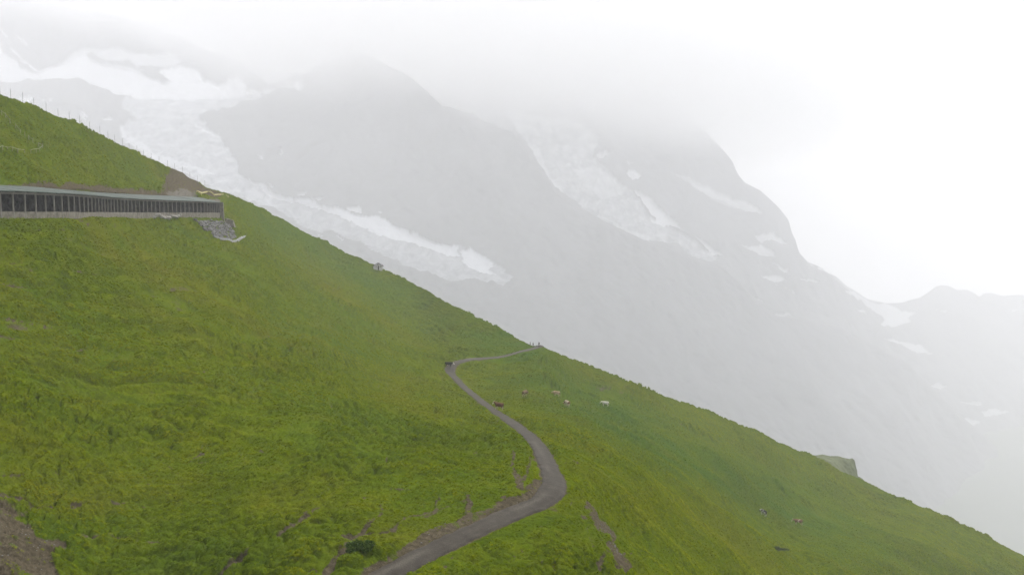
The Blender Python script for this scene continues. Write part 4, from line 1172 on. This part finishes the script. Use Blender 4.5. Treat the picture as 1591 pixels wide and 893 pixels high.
def cow_mat(name, coat, patch, face, leg, thr, seed, heads):
    m, n, b = new_mat(name)
    tcn = N(n, "ShaderNodeTexCoord").outputs["Object"]
    mp = N(n, "ShaderNodeMapping"); mp.inputs["Location"].default_value = (seed, seed * .7, seed * .3)
    n.links.new(tcn, mp.inputs["Vector"])
    f = noise_tex(n, 1.3, 2, .5, mp.outputs[0])
    c = mixc(n, ramp(n, f, [(thr - .02, 0.0), (thr + .02, 1.0)]), coat, patch)
    s_ = N(n, "ShaderNodeSeparateXYZ"); n.links.new(tcn, s_.inputs[0])
    low = mathn(n, 'MULTIPLY', ramp(n, s_.outputs["Z"], [(0.50, 1.0), (0.58, 0.0)]), ramp(n, mathn(n, 'DIVIDE', s_.outputs["X"], 2.0), [(.40, 1.0), (.42, 0.0)]))
    c = mixc(n, low, c, leg)
    for hc, r_ in heads: c = mixc(n, near(n, tcn, hc, r_), c, face)
    n.links.new(c, b.inputs["Base Color"]); b.inputs["Roughness"].default_value = .85; b.inputs["Specular IOR Level"].default_value = .15
    return m

M_HORN = simple_mat("cow horn", (.45, .42, .34), (.55, .5, .4), 4, .6)
M_UDDER = simple_mat("pink udder", (.42, .27, .22), (.5, .33, .27), 4, .7)

def build_cow(label, u, v, yaw, coat, graze=0.0, step=0.0, scale=1.0):
    """yaw: heading of the nose in degrees, 0 = to the right of the picture, 90 = away"""
    x, y, z = on_hill([u], [v])
    root = empty("cow", (x[0], y[0], z[0] + .12), math.radians(yaw)); root.scale = (scale,) * 3
    tag(root, label, "cow", "cows grazing on the pasture")
    pz = 1.46 - 1.02 * graze; px_ = 1.18 + .14 * graze                     # poll
    mz = pz - .42 + .10 * graze; mx = px_ + .30 - .10 * graze              # muzzle
    fl = Flesh()
    fl.limb([((-.62, 0, 1.07), .33), ((.40, 0, 1.04), .375), ((.66, 0, 1.03), .27)], 16)
    fl.ball((-.10, 0, .93), (.62, .38, .34)); fl.ball((-.80, 0, 1.13), (.24, .27, .27)); fl.ball((.35, 0, 1.28), (.35, .12, .16)); fl.ball((.66, 0, .88), (.18, .19, .26))
    fl.limb([((.62, 0, 1.17), .24), ((.92, 0, (1.17 + pz) / 2 + .02), .19), ((px_ - .04, 0, pz - .02), .135)], 14)
    fl.limb([((px_, 0, pz - .02), .125), ((px_ * .5 + mx * .5, 0, (pz + mz) / 2), .11), ((mx, 0, mz), .088)], 12)
    fl.ball((mx + .01, 0, mz - .02), (.085, .105, .085))
    for sg in (-1, 1):
        st = step * sg * .14
        fl.limb([((.48, sg * .20, .92), .16), ((.52 + st, sg * .19, .48), .078), ((.50 + st * 1.4, sg * .19, .12), .05), ((.54 + st * 1.5, sg * .19, .04), .06)])
        fl.limb([((-.68, sg * .18, .98), .22), ((-.56 - st * .6, sg * .21, .68), .14), ((-.78 - st, sg * .20, .47), .075), ((-.73 - st * 1.3, sg * .20, .12), .05), ((-.69 - st * 1.3, sg * .20, .04), .06)])
    face_at = [((mx * .62 + px_ * .38, 0, mz * .62 + pz * .38), .27)]
    mat = cow_mat(coat[0], *coat[1:], face_at)
    fl.build("body", mat, root, .028, 2)
    for sg in (-1, 1):
        Flesh().limb([((px_ - .02, sg * .08, pz + .06), .03), ((px_, sg * .20, pz + .12), .024), ((px_ + .06, sg * .24, pz + .23), .010)], 8).build("horn", M_HORN, root, 0)
        Flesh().limb([((px_ - .06, sg * .11, pz), .03), ((px_ - .09, sg * .22, pz - .02), .055), ((px_ - .09, sg * .31, pz - .05), .025)], 8).build("ear", mat, root, 0)
    Flesh().limb([((-.99, 0, 1.24), .05), ((-1.07, 0, 1.0), .03), ((-1.06, .02, .66), .025), ((-1.06, .02, .48), .055), ((-1.05, .02, .34), .02)], 8).build("tail", mat, root, 0)
    Flesh().limb([((-.44, 0, .70), .15), ((-.42, 0, .60), .12)], 10).build("udder", M_UDDER, root, 0)
    return root

WHITE, BROWN, BLACK, TAN = (.55, .53, .48), (.085, .040, .023), (.012, .011, .011), (.20, .135, .07)
build_cow("black cow with a white face standing on the path at its far bend", 697.2, 570.3, -8, ("black cow coat", BLACK, (.018, .016, .016), WHITE, (.02, .019, .019), .80, 1.0), .22, .4, 1.05)
build_cow("red brown cow with a white face standing at the path's edge", 775.5, 636.6, 150, ("red brown cow coat", BROWN, (.105, .05, .03), WHITE, (.36, .32, .27), .56, 2.3), .05, .6, 1.0)
build_cow("small dark tan cow standing tail on in the grass, nearest the white faced brown cow", 815.5, 616.5, 60, ("dun cow coat", (.11, .072, .036), (.30, .25, .17), (.26, .18, .11), (.36, .29, .2), .56, 3.9), .7, .2, 1.0)
build_cow("tan cow with a cream rump grazing highest on the far pasture", 864.5, 610.8, 150, ("tan cow coat", TAN, (.34, .27, .18), (.2, .11, .05), (.32, .26, .18), .52, 7.7), .5, .3, 1.0)
build_cow("dun and cream cow grazing between the highest tan cow and the white cow", 881, 631.0, 118, ("dun and cream cow coat", (.17, .10, .05), (.34, .29, .21), (.2, .13, .08), (.30, .24, .17), .50, 5.4), .8, .3, 1.0)
build_cow("white cow standing side on, farthest right of the upper herd", 940.3, 635.3, 165, ("white cow coat", (.46, .44, .38), (.40, .38, .33), (.46, .44, .39), (.40, .38, .32), .55, 4.4), .2, .4, 1.0)
build_cow("black and white cow grazing alone on the lower right slope", 1186.5, 795.0, 112, ("black and white cow coat", (.50, .49, .46), BLACK, BLACK, (.45, .44, .40), .49, 6.1), .45, .3, 1.05)
build_cow("rust brown cow with white legs on the lower right slope", 1240, 815.5, 162, ("rust cow coat", (.125, .066, .034), (.36, .30, .23), (.38, .32, .25), (.36, .30, .24), .60, 5.2), .3, .5, 1.1)

def person_mat(name, top, legs, skin, hands):
    m, n, b = new_mat(name)
    tcn = N(n, "ShaderNodeTexCoord").outputs["Object"]
    s_ = N(n, "ShaderNodeSeparateXYZ"); n.links.new(tcn, s_.inputs[0])
    zh = mathn(n, 'DIVIDE', s_.outputs["Z"], 2.0)
    f = noise_tex(n, 9, 3, .6, tcn)
    c = mixc(n, ramp(n, zh, [(.44, 0.0), (.445, 1.0)]), legs, top)
    c = mixc(n, .5, c, ramp(n, f, [(.3, .7), (.7, 1.2)]), 'MULTIPLY')
    c = mixc(n, ramp(n, zh, [(.735, 0.0), (.74, 1.0)]), c, skin)
    for h in hands: c = mixc(n, near(n, tcn, h, .125, .01), c, skin)
    c = mixc(n, ramp(n, s_.outputs["Z"], [(.10, 1.0), (.11, 0.0)]), c, (.02, .018, .016))
    n.links.new(c, b.inputs["Base Color"]); b.inputs["Roughness"].default_value = .85; b.inputs["Specular IOR Level"].default_value = .2
    return m
M_HAIR = simple_mat("dark hair", (.012, .011, .010), (.03, .026, .022), 6, .9)
M_LIPS = simple_mat("lips", (.25, .10, .09), (.3, .13, .11))

def build_person(label, u, v, yaw, cloth, stride=.5, lift=0.0, pack=None):
    x, y, z = on_hill([u], [v])
    root = empty("person", (x[0], y[0], z[0] + lift + .05), math.radians(yaw))      # faces +X at 0
    tag(root, label, "person", "walkers at the crest")
    fl = Flesh()
    fl.ball((0, 0, .98), (.125, .175, .13)); fl.ball((.01, 0, 1.15), (.115, .155, .16)); fl.ball((.01, 0, 1.34), (.13, .185, .16)); fl.limb([((.0, -.14, 1.41), .075), ((.0, .14, 1.41), .075)])
    fl.limb([((.0, 0, 1.42), .065), ((.03, 0, 1.56), .055)])
    fl.ball((.035, 0, 1.66), (.10, .078, .125)); fl.ball((.065, 0, 1.595), (.065, .058, .06)); fl.limb([((.130, 0, 1.665), .012), ((.148, 0, 1.63), .019)], 8); fl.ball((.105, 0, 1.69), (.03, .055, .014))
    hands = []
    for sg in (-1, 1):
        fs = sg * stride
        fl.limb([((0, sg * .09, .93), .105), ((.17 * fs + .04, sg * .10, .50), .068), ((.30 * fs - .06, sg * .10, .10), .045)]); fl.limb([((.30 * fs - .07, sg * .10, .045), .045), ((.30 * fs + .12, sg * .115, .035), .036)])
        ax = -.22 * fs
        h = Vector((ax * 1.1 + .10, sg * .255, .86)); hands.append(tuple(h + Vector((.015, 0, -.05))))
        fl.limb([((.0, sg * .19, 1.40), .07), ((ax * .6, sg * .25, 1.13), .05), (tuple(h), .034)])
        fl.ball(h + Vector((.012, 0, -.05)), (.040, .020, .05))
        for dx, ln in ((.036, .070), (.016, .080), (-.006, .074), (-.025, .058)):
            a = h + Vector((dx + .008, 0, -.085)); b = a + Vector((.006, -sg * .008, -ln * .5)); e = b + Vector((.002, -sg * .018, -ln * .45))
            fl.limb([(tuple(a), .0105), (tuple(b), .0098), (tuple(e), .0085)], 7)
        a = h + Vector((.042, -sg * .008, -.035))
        fl.limb([(tuple(a), .013), (tuple(a + Vector((.026, -sg * .012, -.032))), .011), (tuple(a + Vector((.03, -sg * .018, -.06))), .009)], 7)
        fl.ball((.03, sg * .078, 1.65), (.03, .016, .035))
    fl.build("body", person_mat(*cloth, hands), root, .0095, 2)
    Flesh().ball((.012, 0, 1.70), (.108, .088, .105)).ball((-.03, 0, 1.66), (.085, .08, .10)).build("hair", M_HAIR, root, .012, 2)
    for sg in (-1, 1): Flesh().ball((.128, sg * .032, 1.668), (.010, .014, .008), 8).build("eye", M_HAIR, root, 0)
    Flesh().ball((.128, 0, 1.592), (.008, .026, .008), 8).build("mouth", M_LIPS, root, 0)
    if pack:
        o = MB().box((-.20, 0, 1.27), (.17, .30, .46)).build("backpack", pack, root)
        bv = o.modifiers.new("bevel", 'BEVEL'); bv.width = .06; bv.segments = 2
SK = (.36, .22, .16)
PACK = simple_mat("dark rucksack", (.03, .028, .022), (.05, .045, .035), 5, .9)
build_person("walker in dark clothes on the path where it meets the skyline", 837.3, 539.0, 200, ("dark olive walking clothes", (.045, .040, .028), (.030, .027, .022), SK), .55, pack=PACK)
build_person("walker in grey, the right of the two half hidden behind the crest above the path", 828.4, 531.6, 205, ("grey walking clothes", (.085, .085, .095), (.05, .05, .058), SK), .4, lift=-.85)
build_person("walker in grey, the left of the two half hidden behind the crest above the path", 823.9, 530.2, 190, ("greenish grey walking clothes", (.085, .09, .08), (.05, .055, .05), SK), .3, lift=-.95)

# ------------------------------------------------------------------ shrubs and pebbles
def build_shrub(label, u, v, rx, ry, rz, n_leaf, cols, seed, leaf=.085):
    rr = random.Random(seed)
    x, y, z = on_hill([u], [v])
    root = empty("shrub", (x[0], y[0], z[0])); tag(root, label, "shrub")
    lobes = [(rr.uniform(-.75, .75), rr.uniform(-.7, .7), rr.uniform(.15, .75), rr.uniform(.18, .48)) for _ in range(13)]
    mats = [simple_mat("shrub leaf", c, tuple(q * 1.5 for q in c), 3, .8) for c in cols]
    mbs = [MB() for _ in cols]
    for k in range(n_leaf):
        lx, ly, lz, lr = rr.choice(lobes)
        d = Vector((rr.gauss(0, 1), rr.gauss(0, 1), rr.gauss(0, .8))).normalized() * lr * rr.uniform(.55, 1.05)
        p = Vector(((lx + d.x) * rx, (ly + d.y) * ry, max(.02, (lz * (1.1 - .5 * abs(lx)) + d.z) * rz)))
        a = Vector((d.x * 1.5 + rr.gauss(0, .7), d.y * 1.5 + rr.gauss(0, .7), rr.gauss(.9, .6))).normalized() * leaf * rr.uniform(.7, 1.8)
        b = a.cross(Vector((rr.gauss(0, 1), rr.gauss(0, 1), rr.gauss(0, 1)))).normalized() * leaf * .35
        mb = mbs[k % len(mbs)]; i = len(mb.v)
        mb.v += [tuple(p - a), tuple(p + b), tuple(p + a), tuple(p - b)]; mb.f.append((i, i + 1, i + 2, i + 3))
    for mb, m in zip(mbs, mats): tag(mb.build("foliage", m, root), kind="stuff")
    for k in range(7):
        an = rr.random() * 6.28
        MB().bar((0.05 * math.cos(an), .05 * math.sin(an), -.1), (rx * .55 * math.cos(an), ry * .55 * math.sin(an), rz * rr.uniform(.5, .9)), .022).build("stem", M_DOOR, root)
build_shrub("dark green bushy plant beside the path near the lower edge", 560, 867, .95, .85, .62, 2400, [(.020, .040, .005), (.038, .070, .009), (.055, .085, .014)], 4, .10)
build_shrub("low grey green juniper patch on the right slope", 1205, 856, 2.3, .9, .55, 1900, [(.045, .062, .035), (.065, .08, .05)], 8, .11)

def pebbles():
    rr = random.Random(21)
    pts = []
    for (cu, cv, ru, rv, n_) in [(30, 850, 60, 45, 60), (943, 818, 22, 22, 110), (958, 868, 14, 22, 70), (690, 825, 70, 18, 60), (820, 765, 30, 16, 30)]:
        for _ in range(n_): pts.append((rr.gauss(cu, ru * .55), rr.gauss(cv, rv * .5)))
    u = np.array([p[0] for p in pts]); v = np.minimum(np.array([p[1] for p in pts]), 930)
    d = hill_d(u, v); x, y, z = unproject(u, v, d)
    m, _, _, _ = hill_attrs(u, v, d, x, y)
    pd = path_dist(x, y)
    z = z + bumps(x, y, z, m, pd)
    mb = MB()
    for k in range(len(u)):
        if m[k] > .55 and pd[k] > 0: mb.stone((x[k], y[k], z[k] + .01), min(.10, abs(rr.gauss(.0, .028)) + .016), rr, .7)
    tag(mb.build("pebbles", M_STONE), "scattered pale pebbles on the bare soil", kind="stuff")
pebbles()
